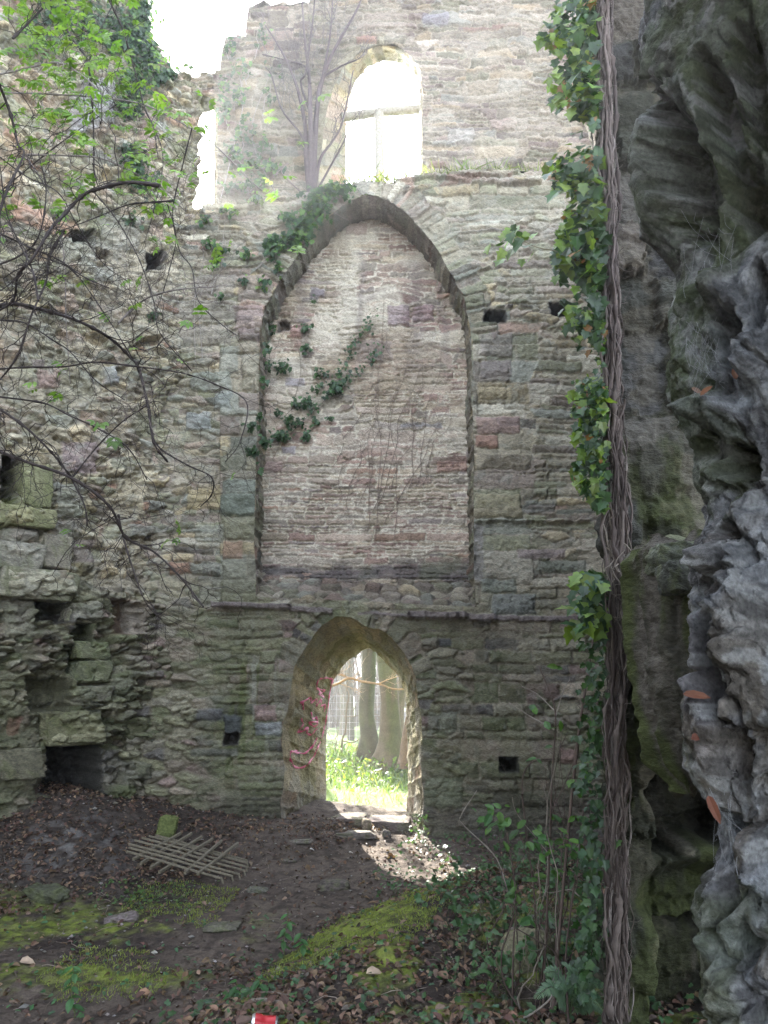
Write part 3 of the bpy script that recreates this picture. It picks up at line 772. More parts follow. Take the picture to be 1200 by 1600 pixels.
lf = [(108, 364, 141, 386, -.30, (.05, .045, .04)), (225, 398, 250, 424, -.25, (.05, .045, .04)), (212, 528, 250, 541, -.15, None), (145, 396, 168, 410, -.12, None),
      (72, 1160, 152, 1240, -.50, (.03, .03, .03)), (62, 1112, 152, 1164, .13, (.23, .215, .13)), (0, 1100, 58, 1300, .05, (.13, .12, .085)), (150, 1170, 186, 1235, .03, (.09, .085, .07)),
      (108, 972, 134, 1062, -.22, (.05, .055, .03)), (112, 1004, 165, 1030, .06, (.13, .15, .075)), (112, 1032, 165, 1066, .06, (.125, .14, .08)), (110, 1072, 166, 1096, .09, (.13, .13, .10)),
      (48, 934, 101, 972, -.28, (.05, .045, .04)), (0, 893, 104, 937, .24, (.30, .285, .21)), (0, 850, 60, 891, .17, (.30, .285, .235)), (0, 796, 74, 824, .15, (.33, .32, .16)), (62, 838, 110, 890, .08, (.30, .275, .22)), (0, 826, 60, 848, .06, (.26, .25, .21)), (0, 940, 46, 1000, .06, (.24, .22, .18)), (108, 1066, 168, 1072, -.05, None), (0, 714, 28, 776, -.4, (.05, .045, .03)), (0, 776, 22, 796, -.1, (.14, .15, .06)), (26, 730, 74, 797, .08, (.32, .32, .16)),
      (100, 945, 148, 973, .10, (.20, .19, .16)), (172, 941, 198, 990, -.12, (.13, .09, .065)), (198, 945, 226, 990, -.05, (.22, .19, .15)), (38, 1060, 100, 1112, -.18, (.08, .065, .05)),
      (95, 690, 150, 742, .04, (.25, .185, .19)), (88, 755, 130, 808, .03, (.25, .25, .215)), (90, 880, 128, 900, .03, (.26, .21, .12)), (118, 843, 146, 878, .03, (.22, .165, .165)), (85, 812, 130, 840, .02, (.23, .195, .165)), (8, 1120, 28, 1148, .02, (.25, .12, .10)),
      (200, 822, 300, 838, .11, (.22, .22, .19)), (228, 838, 300, 843, -.05, None), (236, 900, 276, 930, .03, (.15, .165, .11)), (228, 885, 276, 902, .03, (.18, .19, .14)),
      (170, 715, 208, 736, .04, (.20, .205, .15)), (155, 340, 215, 395, .05, (.28, .265, .22)), (85, 375, 145, 430, .06, (.29, .275, .235)), (140, 420, 172, 445, .06, (.31, .305, .265)), (165, 570, 185, 600, .04, (.25, .26, .28)), (180, 575, 200, 590, -.05, None),
      (28, 555, 45, 572, .03, (.2, .19, .16)), (50, 560, 72, 575, .03, (.2, .14, .16)), (60, 575, 95, 605, .02, (.27, .17, .155)), (120, 130, 172, 200, .10, (.26, .26, .28)), (108, 150, 150, 210, .06, (.30, .30, .31)), (216, 180, 238, 285, .05, (.29, .2, .17)),
      (192, 1048, 240, 1060, .14, (.12, .115, .10)), (205, 1060, 235, 1072, -.12, None), (168, 1060, 198, 1090, .06, (.11, .11, .09)), (225, 1190, 275, 1212, .09, (.12, .12, .09)), (185, 1190, 225, 1215, .16, (.13, .125, .10)), (182, 1212, 206, 1226, .18, (.115, .11, .09)), (160, 1225, 195, 1244, .22, (.10, .12, .05)), (283, 1196, 320, 1220, .10, (.115, .11, .095)), (240, 1212, 278, 1232, .09, (.12, .115, .095))]
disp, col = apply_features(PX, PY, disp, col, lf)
alg = sstep(.05, .45, fbm(U * 2, V * 1.4, 4, 509)); col = mixc(col, ALGA, alg * (.25 + .10 * lowL))
orange = sstep(.15, .45, fbm(U * 2.4 + 8, V * 2.4, 4, 510)) * sstep(150, 60, PX) * (PY < 620); col = mixc(col, np.array((.34, .235, .16)), orange * .5)
lich = sstep(.25, .5, fbm(U * 11, V * 11, 4, 511)); col = mixc(col, LICHEN * .85, lich * .4 * (1 - lowL))
D = disp * 1.25 + .028 * fbm(U * 6, V * 8, 4, 512) + .018 * fbm(U * 20, V * 28, 4, 513) + .10 * fbm(U * .9, V * .9, 3, 514)
Uc = slice(0, -1)
pxc = (PX[:-1, :-1] + PX[1:, 1:]) / 2; pyc = (PY[:-1, :-1] + PY[1:, 1:]) / 2
tl = np.interp(pxc, [-400, 190, 205, 224, 240, 252, 266, 284, 300], [-80, -80, -40, 0, 62, 88, 108, 122, 128]) + 5 * fbm(pxc / 12, pyc / 12, 3, 8)
keep = pyc > tl
P = np.stack([X0 + LN.x * D, Y0 + LN.y * D, V + 0 * D], -1)
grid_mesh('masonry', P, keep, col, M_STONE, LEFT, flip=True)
def left_pt(px, py, out=.05):
    p = at_plane(px, py, C0, LN); return p + LN * out
# hidden continuation of the left wall towards the camera
E0 = C0 + LD * 2.62
n, m = 120, 260
uu = np.linspace(0, 5.6, n)[None] * np.ones((m, 1)); vv = np.linspace(-.5, 9.5, m)[:, None] * np.ones((1, n))
d, pr, h, _, _ = rubble(uu, vv, 541, 3.4, 6.0, .06, .05)
P = np.stack([E0.x + .0 * uu + d, E0.y - uu, vv], -1)
grid_mesh('side_masonry', P, None, mixc(np.broadcast_to(np.array((.28, .25, .2)), P.shape), pick(PAL_RUB, W_RUB, h[3], h[4]), pr), M_STONE, LEFT, flip=True)
# ------------------------------------------------------------------ right pier with ashlar face
PIER = thing('ivied_pier', 'tall mossy stone pier on the right with ivy down its edge and broken overhang', 'pier', (1.4, 3.6, 0))
YP = 3.5
_pe = [(918, -140), (922, 0), (936, 200), (948, 500), (958, 800), (962, 1000), (958, 1300), (956, 1600), (956, 1800)]
_pz = np.array([at_y(a, b, YP).z for a, b in _pe])[::-1]; _px = np.array([at_y(a, b, YP).x for a, b in _pe])[::-1]
def pier_edge(z): return np.interp(z, _pz, _px)
n, m = 560, 620
w = np.r_[np.linspace(-5.4, -.35, 150), np.linspace(-.34, 1.35, 410)]
v = np.linspace(-.3, 7.6, m)
U, V = np.meshgrid(w, v)
ex = pier_edge(V)
r = .03
# plan: side face runs back and right, then a rounded arris, then the face towards the camera
side = np.array((.36, .933))
ang = sstep(-r, r, U)
X0 = ex + np.where(U < 0, -U * side[0], U); Y0 = YP + np.where(U < 0, -U * side[1], .02 * U)
nx = np.where(U < -r, -side[1], 0) * 1.0; 
NX = -side[1] * (1 - ang) + 0 * ang; NY = side[0] * (1 - ang) - 1 * ang
ln = np.hypot(NX, NY) + 1e-6; NX = NX / ln; NY = NY / ln
round_ = .03 * np.exp(-(U / .03) ** 2)
dA, pA, hA, eA, _ = bricks(U + .3, V, 601, .30, .70, .030, .045, .05, .4, .03, .04)
dB, pB, hB, _, _ = rubble(U, V, 602, 3.0, 6.0, .05, .04)
mB = blend_mask(U, V, 1.2, 603, .25) * sstep(2.3, 1.8, V)
disp = dA * (1 - mB) + dB * mB; prof = pA * (1 - mB) + pB * mB
hh = [np.where(mB > .5, hB[k], hA[k]) for k in range(6)]
PAL_P = .62 * np.array([(.17, .17, .14), (.14, .14, .11), (.21, .195, .165), (.17, .165, .155), (.23, .20, .165)]); WP = np.ones(5)
col = mixc(np.broadcast_to(np.array((.085, .08, .06)), U.shape + (3,)), pick(PAL_P, WP, hh[3], hh[4]), prof)
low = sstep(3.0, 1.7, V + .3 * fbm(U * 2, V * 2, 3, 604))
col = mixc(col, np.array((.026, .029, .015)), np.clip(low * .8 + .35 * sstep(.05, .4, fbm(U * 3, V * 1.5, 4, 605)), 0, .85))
col = mixc(col, np.array((.19, .17, .13)), .5 * sstep(.25, .5, fbm(U * 5, V * 5, 4, 606)))
col = mixc(col, MOSS * .55, .6 * sstep(.1, .4, fbm(U * 7, V * 3, 4, 607)) * sstep(3.4, 2.6, V))
wave = .020 * np.abs(fbm(U * 2.2, V * 6.5, 4, 608)) + .014 * fbm(U * 7, V * 12, 4, 609) + .012 * fbm(U * 24, V * 34, 4, 610)
D = disp - round_ + wave + .05 * fbm(U * .8, V * .9, 2, 611)
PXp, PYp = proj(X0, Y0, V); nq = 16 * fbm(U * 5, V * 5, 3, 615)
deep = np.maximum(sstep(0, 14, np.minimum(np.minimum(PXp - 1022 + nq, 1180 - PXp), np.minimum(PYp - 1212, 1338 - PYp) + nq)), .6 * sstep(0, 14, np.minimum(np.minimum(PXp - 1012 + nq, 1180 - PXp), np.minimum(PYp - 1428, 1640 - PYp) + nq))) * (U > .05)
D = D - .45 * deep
col = col * (1 - .38 * sstep(2.2, 3.2, V))[..., None]; col = mixc(col, np.array((.035, .032, .025)), deep * .8)  # upper face and hollows darkened in colour, standing in for shade
hole = sstep(.07, .0, np.hypot((U - .35) / 2.2, (V - .75) / 1.4) - .06) ; D = D - .16 * hole
P = np.stack([X0 + NX * D, Y0 + NY * D, V], -1)
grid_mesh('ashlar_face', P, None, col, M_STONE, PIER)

def lump(name, cx, cy, z0, z1, rx, ry, seed, colfn, mat, parent, nth=200, nz=170, amp=.05, streak=.03, prof=None):
    th = np.linspace(0, 2 * math.pi, nth)[None] * np.ones((nz, 1)); t = np.linspace(0, 1, nz)[:, None] * np.ones((1, nth))
    c = np.cos(th); s = np.sin(th)
    e = .7; sx = np.sign(c) * np.abs(c) ** e; sy = np.sign(s) * np.abs(s) ** e
    k = np.sqrt(np.clip(1 - np.abs(2 * t - 1) ** 5, 0, 1))
    if prof is not None: k = k * np.interp(t, *prof)
    nzq = fbm(c * 2 + seed, t * 2 + s * 2, 4, seed); st = fbm(c * 7 + 3, s * 7 + t * 1.2, 4, seed + 2); f = fbm(c * 14 + s * 9, t * 18 + s * 5, 3, seed + 4)
    rr = 1 + 2.2 * amp / rx * nzq + 2 * streak / rx * (np.abs(st) - .3) + .010 / rx * f
    X = cx + rx * sx * k * rr; Y = cy + ry * sy * k * rr; Z = z0 + (z1 - z0) * t + .06 * fbm(c * 3, s * 3, 3, seed + 7) * (1 - t) * 2
    P = np.stack([X, Y, Z], -1); col = colfn(th, t, nzq, st, f, P)
    return grid_mesh(name, P, None, col, mat, parent)
def moss_col(th, t, a, b, f, P):
    c = np.broadcast_to(np.array((.15, .145, .115)), th.shape + (3,))
    c = mixc(c, np.array((.11, .135, .04)), sstep(-.15, .3, b) * .8); c = mixc(c, np.array((.22, .205, .18)), sstep(.05, .35, -b) * .7)
    return mixc(c, np.array((.06, .07, .03)), sstep(.0, .4, a) * .5)
# mossy curtain of broken masonry hanging in front of the pier, open underneath
zt0, zt1 = at_y(1040, 1218, 2.6).z, at_y(1040, 846, 2.6).z
a_ = np.r_[np.linspace(-.30, 1.0, 190), np.linspace(1.01, 1.25, 20)]; tz = np.linspace(0, 1, 200); A, T_ = np.meshgrid(a_, tz)
# plan: from the pier face forward along the left side, round the corner, along the front to the right
xl = at_y(984, 1000, 2.75).x
plan2 = np.array([(xl + .36, 3.52), (xl + .20, 3.1), (xl + .09, 2.86), (xl + .06, 2.72), (xl + .08, 2.63), (xl + .18, 2.57), (xl + .40, 2.52), (xl + .7, 2.5)])
pc = resample(plan2, len(a_)); 
for _ in range(8): pc[1:-1] = (pc[:-2] + 2 * pc[1:-1] + pc[2:]) / 4
tg2 = np.gradient(pc, axis=0); n2 = np.stack([tg2[:, 1], -tg2[:, 0]], 1); n2 /= np.linalg.norm(n2, axis=1, keepdims=True) + 1e-9
sl = np.r_[0, np.cumsum(np.linalg.norm(np.diff(pc, axis=0), axis=1))]; S2 = sl[None] + 0 * T_
ztop = zt1 + .05 * fbm(S2[0] * 6, S2[0] * 0 + 2, 3, 5) ; zbot = zt0 + .07 * fbm(S2[0] * 5 + 3, S2[0] * 0, 3, 6) - .05 * sstep(sl[-1] * .55, sl[-1] * .85, S2[0])
Z2 = zbot[None] + (ztop - zbot)[None] * T_
stv = fbm(S2 * 17 + .4 * fbm(S2 * 5, Z2 * 5, 2, 2), Z2 * 2.4, 4, 72)
D2 = .035 * stv + .02 * fbm(S2 * 6, Z2 * 5, 4, 73) + .010 * fbm(S2 * 40, Z2 * 26, 4, 74) + .05 * sstep(.0, .5, T_) - .06 * sstep(.12, .0, T_) - .05 * sstep(.93, 1.0, T_)
P2 = np.stack([pc[:, 0][None] + n2[:, 0][None] * D2, pc[:, 1][None] + n2[:, 1][None] * D2, Z2], -1)
c2 = np.broadcast_to(np.array((.075, .07, .055)), P2.shape); c2 = mixc(c2, np.array((.06, .075, .022)), sstep(-.15, .35, stv + .5 * fbm(S2 * 4, Z2 * 3, 3, 75)) * .8); c2 = mixc(c2, np.array((.13, .115, .10)), sstep(.15, .4, -stv) * .6)
c2 = mixc(c2, np.array((.22, .20, .185)), np.exp(-((S2 - .70 - .06 * (Z2 - 1.7)) / .03) ** 2) * .8)
grid_mesh('overhanging_masonry', P2, None, c2, M_STONE, PIER, flip=False)
# rough underside closing the curtain
ub = np.linspace(0, 1, 24)[:, None]; X3 = pc[:, 0][None] * (1 - ub) + (xl + .75) * ub; Y3 = P2[0, :, 1][None] * (1 - ub) + 3.5 * ub; X3 = P2[0, :, 0][None] * (1 - ub) + (xl + .75) * ub; Z3 = zbot[None] * (1 - ub) + (zt0 + .12) * ub + .05 * fbm(X3 * 9, Y3 * 9, 3, 76)
Z3[0] = zbot
grid_mesh('overhang_underside', np.stack([X3, Y3, Z3], -1), None, np.broadcast_to(np.array((.09, .085, .065)), X3.shape + (3,)).copy(), M_STONE, PIER)
X4 = P2[-1, :, 0][None] * (1 - ub) + (xl + .75) * ub; Y4 = P2[-1, :, 1][None] * (1 - ub) + 3.5 * ub; Z4 = ztop[None] * (1 - ub) + (zt1 + .06) * ub + .04 * fbm(X4 * 9, Y4 * 9, 3, 77); Z4[0] = P2[-1, :, 2]
grid_mesh('overhang_top', np.stack([X4, Y4, Z4], -1), None, np.broadcast_to(np.array((.11, .115, .07)), X4.shape + (3,)).copy(), M_STONE, PIER)
q0 = at_y(1002, 1210, 2.62); q1 = at_y(975, 890, 2.62)
def pale_col(th, t, a, b, f, P):
    return mixc(np.broadcast_to(np.array((.30, .275, .255)), th.shape + (3,)), np.array((.13, .12, .09)), sstep(.0, .4, b))
# blocks lodged on the broken overhang
def chunk(name, loc, size, seed, col, parent=None, mat=None, rot=(0, 0, 0), sub=5, amp=.12, box=.6):
    """weathered block: a subdivided cube pulled towards a rounded, chipped outline"""
    bm = bmesh.new(); bmesh.ops.create_cube(bm, size=2.0)
    bmesh.ops.subdivide_edges(bm, edges=bm.edges[:], cuts=2 ** 4 - 1 if sub >= 5 else 9, use_grid_fill=True)
    V = np.array([tuple(q.co) for q in bm.verts]); r = np.linalg.norm(V, axis=1, keepdims=True)
    V = V * box + V / r * (1 - box) * 1.15
    o = seed * 3.7
    off = amp * (fbm(V[:, 0] * 1.3 + V[:, 2] * .9 + o, V[:, 1] * 1.3 - V[:, 2] * .7, 4, seed)) + amp * .35 * fbm(V[:, 0] * 6 + V[:, 2] * 4 + o, V[:, 1] * 6 + V[:, 2] * 3, 3, seed + 3)
    V = V * (1 + off[:, None])
    V[:, 0] += .18 * V[:, 2] * math.sin(seed); V[:, 1] += .14 * V[:, 0] * math.cos(seed * 1.3)
    V = V * np.array(size)
    cx, cy, cz = [math.cos(a) for a in rot]; sx, sy, sz = [math.sin(a) for a in rot]
    Rx = np.array([[1, 0, 0], [0, cx, -sx], [0, sx, cx]]); Ry = np.array([[cy, 0, sy], [0, 1, 0], [-sy, 0, cy]]); Rz = np.array([[cz, -sz, 0], [sz, cz, 0], [0, 0, 1]])
    V = V @ (Rz @ Ry @ Rx).T
    f = np.array([[q.index for q in p.verts] for p in bm.faces]); bm.free()
    nz = fbm(V[:, 0] / max(size) * 3 + o, V[:, 1] / max(size) * 3 + V[:, 2] / max(size) * 2, 4, seed + 5)
    c = np.array(col)[None] * (1 + .25 * nz)[:, None]
    gr_ = fbm(V[:, 0] / max(size) * 9 + o, V[:, 1] / max(size) * 9 + V[:, 2] / max(size) * 7, 3, seed + 8); c = c * (1 + .35 * gr_)[:, None]; c = mixc(c, np.array((.085, .10, .035)), sstep(.05, .4, nz + .4 * gr_) * .5)
    base = loc if parent is None else (0, 0, 0)
    ob = np_mesh(name, V if parent is None else V + np.array(loc), f, c, mat or M_STONE, parent)
    if parent is None: ob.location = loc
    return ob
chunk('lodged_block', tuple(at_y(1058, 872, 2.55) + Vector((0, .03, 0))), (.075, .09, .045), 3, (.13, .14, .11), PIER)
chunk('lodged_block', tuple(at_y(1066, 902, 2.45) + Vector((0, .03, 0))), (.06, .08, .05), 5, (.10, .105, .09), PIER)

for (x0, y0, x1, y1, out, cc, sd) in [(-14, 893, 106, 938, .16, (.245, .23, .17), 1), (-20, 850, 60, 891, .09, (.265, .25, .20), 2), (-12, 796, 75, 825, .10, (.245, .24, .135), 3), (27, 731, 75, 795, .06, (.235, .235, .135), 4), (62, 1113, 150, 1163, .09, (.19, .185, .11), 5),
        (112, 1004, 164, 1030, .05, (.165, .17, .105), 6), (112, 1034, 165, 1066, .06, (.155, .16, .10), 7), (110, 1072, 166, 1096, .08, (.20, .19, .145), 8), (100, 945, 147, 973, .07, (.26, .24, .185), 9), (62, 838, 108, 889, .03, (.27, .245, .19), 10), (-10, 1168, 60, 1215, .08, (.17, .16, .11), 11)]:
    p0 = left_pt(x0, (y0 + y1) / 2, 0); p1 = left_pt(x1, (y0 + y1) / 2, 0); mid = (p0 + p1) / 2; hl = (p1 - p0).length / 2
    hh_ = abs(left_pt((x0 + x1) / 2, y0, 0).z - left_pt((x0 + x1) / 2, y1, 0).z) / 2
    chunk('dressed_block', tuple(mid + LN * (out - .06)), (hl * 1.02, .13, hh_ * 1.04), sd, cc, LEFT, None, (.02 * math.sin(sd * 3), .03 * math.cos(sd * 5), math.radians(45)), 5, .085, .80)

# ------------------------------------------------------------------ foreground jamb, an arm's length away
JAMB = thing('broken_wall', 'pitted grey blue broken wall end close by at the right edge, hung with cobwebs', 'wall', (.75, 1.4, 0))
_sil = [(1030, -260), (1010, -120), (1003, 0), (1004, 90), (994, 180), (988, 260), (998, 330), (1034, 356), (1060, 388), (1062, 425), (1040, 485), (1030, 560), (1036, 600), (1060, 630), (1076, 690), (1092, 760), (1098, 800),
        (1080, 850), (1078, 930), (1092, 1000), (1090, 1060), (1075, 1130), (1072, 1195), (1090, 1250), (1102, 1325), (1090, 1352), (1080, 1440), (1083, 1500), (1094, 1600), (1098, 1750)]
YE = 1.55
_sz = np.array([at_y(a, b, YE).z for a, b in _sil])[::-1]; _sx = np.array([at_y(a, b, YE).x for a, b in _sil])[::-1]
plan = np.array([(1.45, .70), (1.1, 1.0), (.85, 1.22), (.70, 1.38), (.62, 1.48), (.60, 1.55), (.62, 1.63), (.70, 1.72), (1.0, 1.80), (1.7, 1.85)])
L_ = np.r_[0, np.cumsum(np.linalg.norm(np.diff(plan, axis=0), axis=1))]
sN = np.r_[np.linspace(0, .68, 60), np.linspace(.684, 1.36, 230), np.linspace(1.37, L_[-1], 50)]
zN = np.linspace(.0, 4.4, 900)
S, Z = np.meshgrid(sN, zN)
ps = np.stack([np.interp(sN, L_, plan[:, 0]), np.interp(sN, L_, plan[:, 1])], 1)
for _ in range(6): ps[1:-1] = (ps[:-2] + 2 * ps[1:-1] + ps[2:]) / 4
tg = np.gradient(ps, sN, axis=0); nrm = np.stack([-tg[:, 1], tg[:, 0]], 1); nrm /= np.linalg.norm(nrm, axis=1, keepdims=True)
X0 = ps[:, 0][None] + 0 * Z; Y0 = ps[:, 1][None] + 0 * Z
wt = sstep(1.0, 1.42, Y0)
X0 = X0 + (np.interp(Z, _sz, _sx) - .585) * wt
PX, PY = proj(X0, Y0, Z)
big = .030 * fbm(S * 3.5, Z * 1.7, 4, 701)
wu = S + .07 * fbm(S * 6, Z * 5, 3, 9); wv_ = Z + .09 * fbm(S * 6 + 4, Z * 5, 3, 19)
f1, f2, cx, cy = voronoi(wu * 8, wv_ * 5.2, 704, .95); g1, g2, dx_, dy_ = voronoi(wu * 19, wv_ * 15, 724, .95)
calm = (1 - .65 * sstep(2.05, 2.4, Z)) * (1 - .6 * sstep(1.5, 1.62, Y0))
lum = (sstep(.0, .35, f2 - f1) * ((_hash(cx, cy, 705) - .35) * .062) - .026 * sstep(.10, .0, f2 - f1)) * calm
lum2 = (sstep(.0, .3, g2 - g1) * (_hash(dx_, dy_, 725) - .4) * .020 - .010 * sstep(.10, .0, g2 - g1)) * sstep(-.15, .2, fbm(S * 5, Z * 4, 2, 726)) * calm
fu = (wu * 8 - cx - .5) / 8; fv = (wv_ * 5.2 - cy - .5) / 5.2; gu = (wu * 19 - dx_ - .5) / 19; gv2 = (wv_ * 15 - dy_ - .5) / 15
facet = ((_hash(cx, cy, 731) - .5) * 1.1 * np.clip(fu, -.1, .1) + (_hash(cx, cy, 732) - .5) * 1.0 * np.clip(fv, -.15, .15)) * sstep(.0, .06, f2 - f1) + ((_hash(dx_, dy_, 733) - .5) * 1.2 * np.clip(gu, -.05, .05) + (_hash(dx_, dy_, 734) - .5) * 1.2 * np.clip(gv2, -.06, .06)) * sstep(.0, .06, g2 - g1)
lum2 = lum2 + .38 * facet * calm
rid = 1 - np.abs(fbm(S * 12 + .8 * fbm(S * 3, Z * 2, 2, 5), Z * 3.2, 3, 702))
D = big + .012 * (rid - .75) + lum + lum2 + .008 * fbm(S * 16, Z * 11, 4, 706) + .0055 * fbm(S * 62, Z * 52, 4, 707)
tint = np.zeros(S.shape)
CAV = [(1052, 245, 44, 125, -.15, .12, 0), (1092, 300, 30, 82, -.13, .1, 0), (1168, 300, 34, 68, -.12, .0, 1), (1130, 190, 30, 110, -.10, .2, 0), (1175, 120, 26, 120, -.09, .1, 0), (1128, 520, 30, 62, -.10, .3, 0), (1092, 560, 22, 50, -.06, 0, 0), (1150, 720, 42, 34, -.12, .2, 1), (1102, 690, 22, 50, -.05, 0, 0),
       (1110, 940, 16, 50, -.07, 0, 0), (1150, 1190, 20, 60, -.08, 0, 1), (1128, 1300, 16, 36, -.06, 0, 0), (1165, 1350, 18, 60, -.07, .3, 0), (1120, 1400, 10, 40, -.05, 0, 0), (1160, 1490, 18, 36, -.06, 0, 0), (1140, 830, 28, 16, -.07, 0, 1), (1185, 460, 16, 60, -.06, 0, 0), (1138, 1080, 8, 120, -.05, 0, 0),
       (1115, 445, 34, 46, .07, 0, 0), (1122, 645, 40, 34, .11, 0, 0), (1172, 560, 30, 50, .07, 0, 0), (1172, 960, 44, 130, .10, 0, 0), (1128, 1020, 14, 110, .05, 0, 2), (1120, 875, 24, 34, .06, 0, 0), (1184, 1330, 30, 80, .07, 0, 0), (1105, 1420, 16, 70, .04, 0, 0), (1140, 1560, 40, 60, .05, 0, 0), (1175, 800, 30, 40, .05, 0, 0)]
for (a, b, ra, rb, dep, sk, kd) in CAV:
    q = np.hypot((PX - a - sk * (PY - b)) / ra, (PY - b) / rb) + .22 * fbm(PX / 16, PY / 22, 3, int(a + b))
    m = sstep(1.08, .62 if dep < 0 else .2, q)
    D = D * (1 - .9 * m * (dep < 0)) + dep * m
    if kd == 1: tint = np.maximum(tint, m)
P = np.stack([X0 + nrm[:, 0][None] * D, Y0 + nrm[:, 1][None] * D, Z], -1)
col = np.broadcast_to(np.array((.215, .22, .225)), S.shape + (3,))
col = mixc(col, np.array((.31, .32, .33)), sstep(.0, .5, fbm(S * 9, Z * 5, 4, 711)) * .8)
col = mixc(col, np.array((.13, .155, .095)), sstep(.0, .4, fbm(S * 4 + 3, Z * 3, 4, 712)) * .75)
col = mixc(col, np.array((.24, .20, .145)), sstep(.1, .4, fbm(S * 6 + 3, Z * 4, 4, 713)) * .55 * sstep(1.75, 1.4, Z))
col = mixc(col, np.array((.13, .085, .06)), tint * .55)
col = mixc(col, np.array((.36, .32, .33)), np.exp(-((PX - 1118 - 10 * fbm(Z * 3, Z * 0, 2, 4)) / 16) ** 2) * sstep(880, 920, PY) * sstep(1240, 1150, PY) * .6)
col = mixc(col, np.array((.40, .40, .40)), sstep(.15, .42, fbm(S * 22, Z * 11, 4, 715)) * .6)
col = mixc(col, np.array((.10, .09, .085)), sstep(.15, .42, fbm(S * 16 + 5, Z * 9, 4, 716)) * .6)
col = mixc(col, np.array((.20, .165, .12)), sstep(.1, .4, fbm(S * 12 + 9, Z * 8, 4, 717)) * .5 * sstep(2.2, 1.6, Z))
col = col * (1 + .45 * fbm(S * 60, Z * 50, 3, 714))[..., None]; col = mixc(col, np.array((.46, .46, .44)), sstep(.30, .45, fbm(S * 38 + 3, Z * 30, 3, 718)) * .55); col = mixc(col, np.array((.09, .11, .045)), sstep(.05, .35, fbm(S * 5 + 1, Z * 3.5, 4, 719)) * .55); col = np.clip(col * np.array((.76, .78, .82)), .02, 1)
grid_mesh('pitted_masonry', P, None, col, M_ROCK, JAMB)
JP, JPX, JPY = P, *proj(P[..., 0], P[..., 1], P[..., 2])
_jd = np.sqrt(JP[..., 0] ** 2 + JP[..., 1] ** 2 + (JP[..., 2] - EYE) ** 2)
def jamb_pt(px, py):
    dd = (JPX - px) ** 2 + (JPY - py) ** 2
    near = dd < max(30.0, dd.min() * 1.5 + 1)
    q = np.where(near, _jd, 99.0)
    i, j = np.unravel_index(np.argmin(q), q.shape); return Vector(JP[i, j])

# unseen vault added over the viewer to keep sky light off the near stone
th = np.linspace(-.15, math.pi + .15, 60)[None]; yv = np.linspace(-2.6, 1.15, 70)[:, None]
def vault(r_, dz, amp):
    rr = r_ + amp * fbm(th * 4 + 0 * yv, yv * 2 + 0 * th, 4, 761)
    ex_ = 0 * yv + .08 * fbm(th * 3 + 0 * yv, th * 0 + 0 * yv, 3, 762) * (yv > 1.1)
    return np.stack([-.10 + rr * np.cos(th), yv + ex_ + 0 * th, 2.6 + dz + rr * np.sin(th)], -1)
vi = vault(1.55, 0, .05); vo = vault(2.1, 0, .02)
grid_mesh('shade_vault', vi, None, np.broadcast_to(np.array((.19, .17, .14)), vi.shape).copy(), M_STONE, JAMB)
fr_ = np.stack([vi[-1] * (1 - t) + vo[-1] * t for t in np.linspace(0, 1, 12)], 0); fr_[..., 1] += .03 * fbm(fr_[..., 0] * 6, fr_[..., 2] * 6, 3, 763)
grid_mesh('shade_vault_mouth', fr_, None, np.broadcast_to(np.array((.21, .19, .155)), fr_.shape).copy(), M_STONE, JAMB)
grid_mesh('shade_vault_roof', vo, None, np.broadcast_to(np.array((.12, .12, .08)), vo.shape).copy(), M_STONE, JAMB)
lw = np.stack([np.full((40, 60), -1.62) + .06 * fbm(yv[:1] * 0 + np.linspace(0, 5, 60)[None], np.linspace(0, 4, 40)[:, None], 3, 764), np.linspace(-2.6, 1.1, 60)[None] + np.zeros((40, 1)), np.linspace(-.2, 2.75, 40)[:, None] + np.zeros((1, 60))], -1)
grid_mesh('shade_vault_side', lw, None, np.broadcast_to(np.array((.19, .17, .14)), lw.shape).copy(), M_STONE, JAMB)

# cobwebs strung over the hollows
M_WEB = plain_mat('cobweb_silk', (.36, .37, .40), .8, 0, .1)
def web(name, label, centre, rad, nst, seed):
    rr = random.Random(seed); t = Tubes(3); c = Vector(centre)
    for k in range(nst):
        a = jamb_pt(c.x + rr.uniform(-rad, rad) * .6, c.y + rr.uniform(-rad, rad)); b = jamb_pt(c.x + rr.uniform(-rad, rad) * .6, c.y + rr.uniform(-rad, rad))
        if (a - b).length > .16 or abs(a.z - b.z) < .4 * (a - b).length: continue
        o = Vector((-.012, -.006, 0)); mid = (a + b) / 2 + o + Vector((0, 0, -.008))
        t.add(catmull([a + o * .4, mid, b + o * .4], 4), .00035, .00025, (.6, .62, .66))
    p0 = jamb_pt(c.x, c.y)
    ob = t.build(name, M_WEB); return tag(ob, label, 'cobweb', 'cobwebs on the near wall')
web('cobweb', 'grey cobweb strung over the stones just above the small orange leaf on the near wall', (1105, 560), 60, 46, 1)
web('cobweb', 'thin cobweb in the hollow at upper right of the near wall', (1110, 400), 70, 34, 2)
web('cobweb', 'dusty cobweb low down the near wall beneath the rust coloured leaves', (1130, 1300), 70, 34, 3)

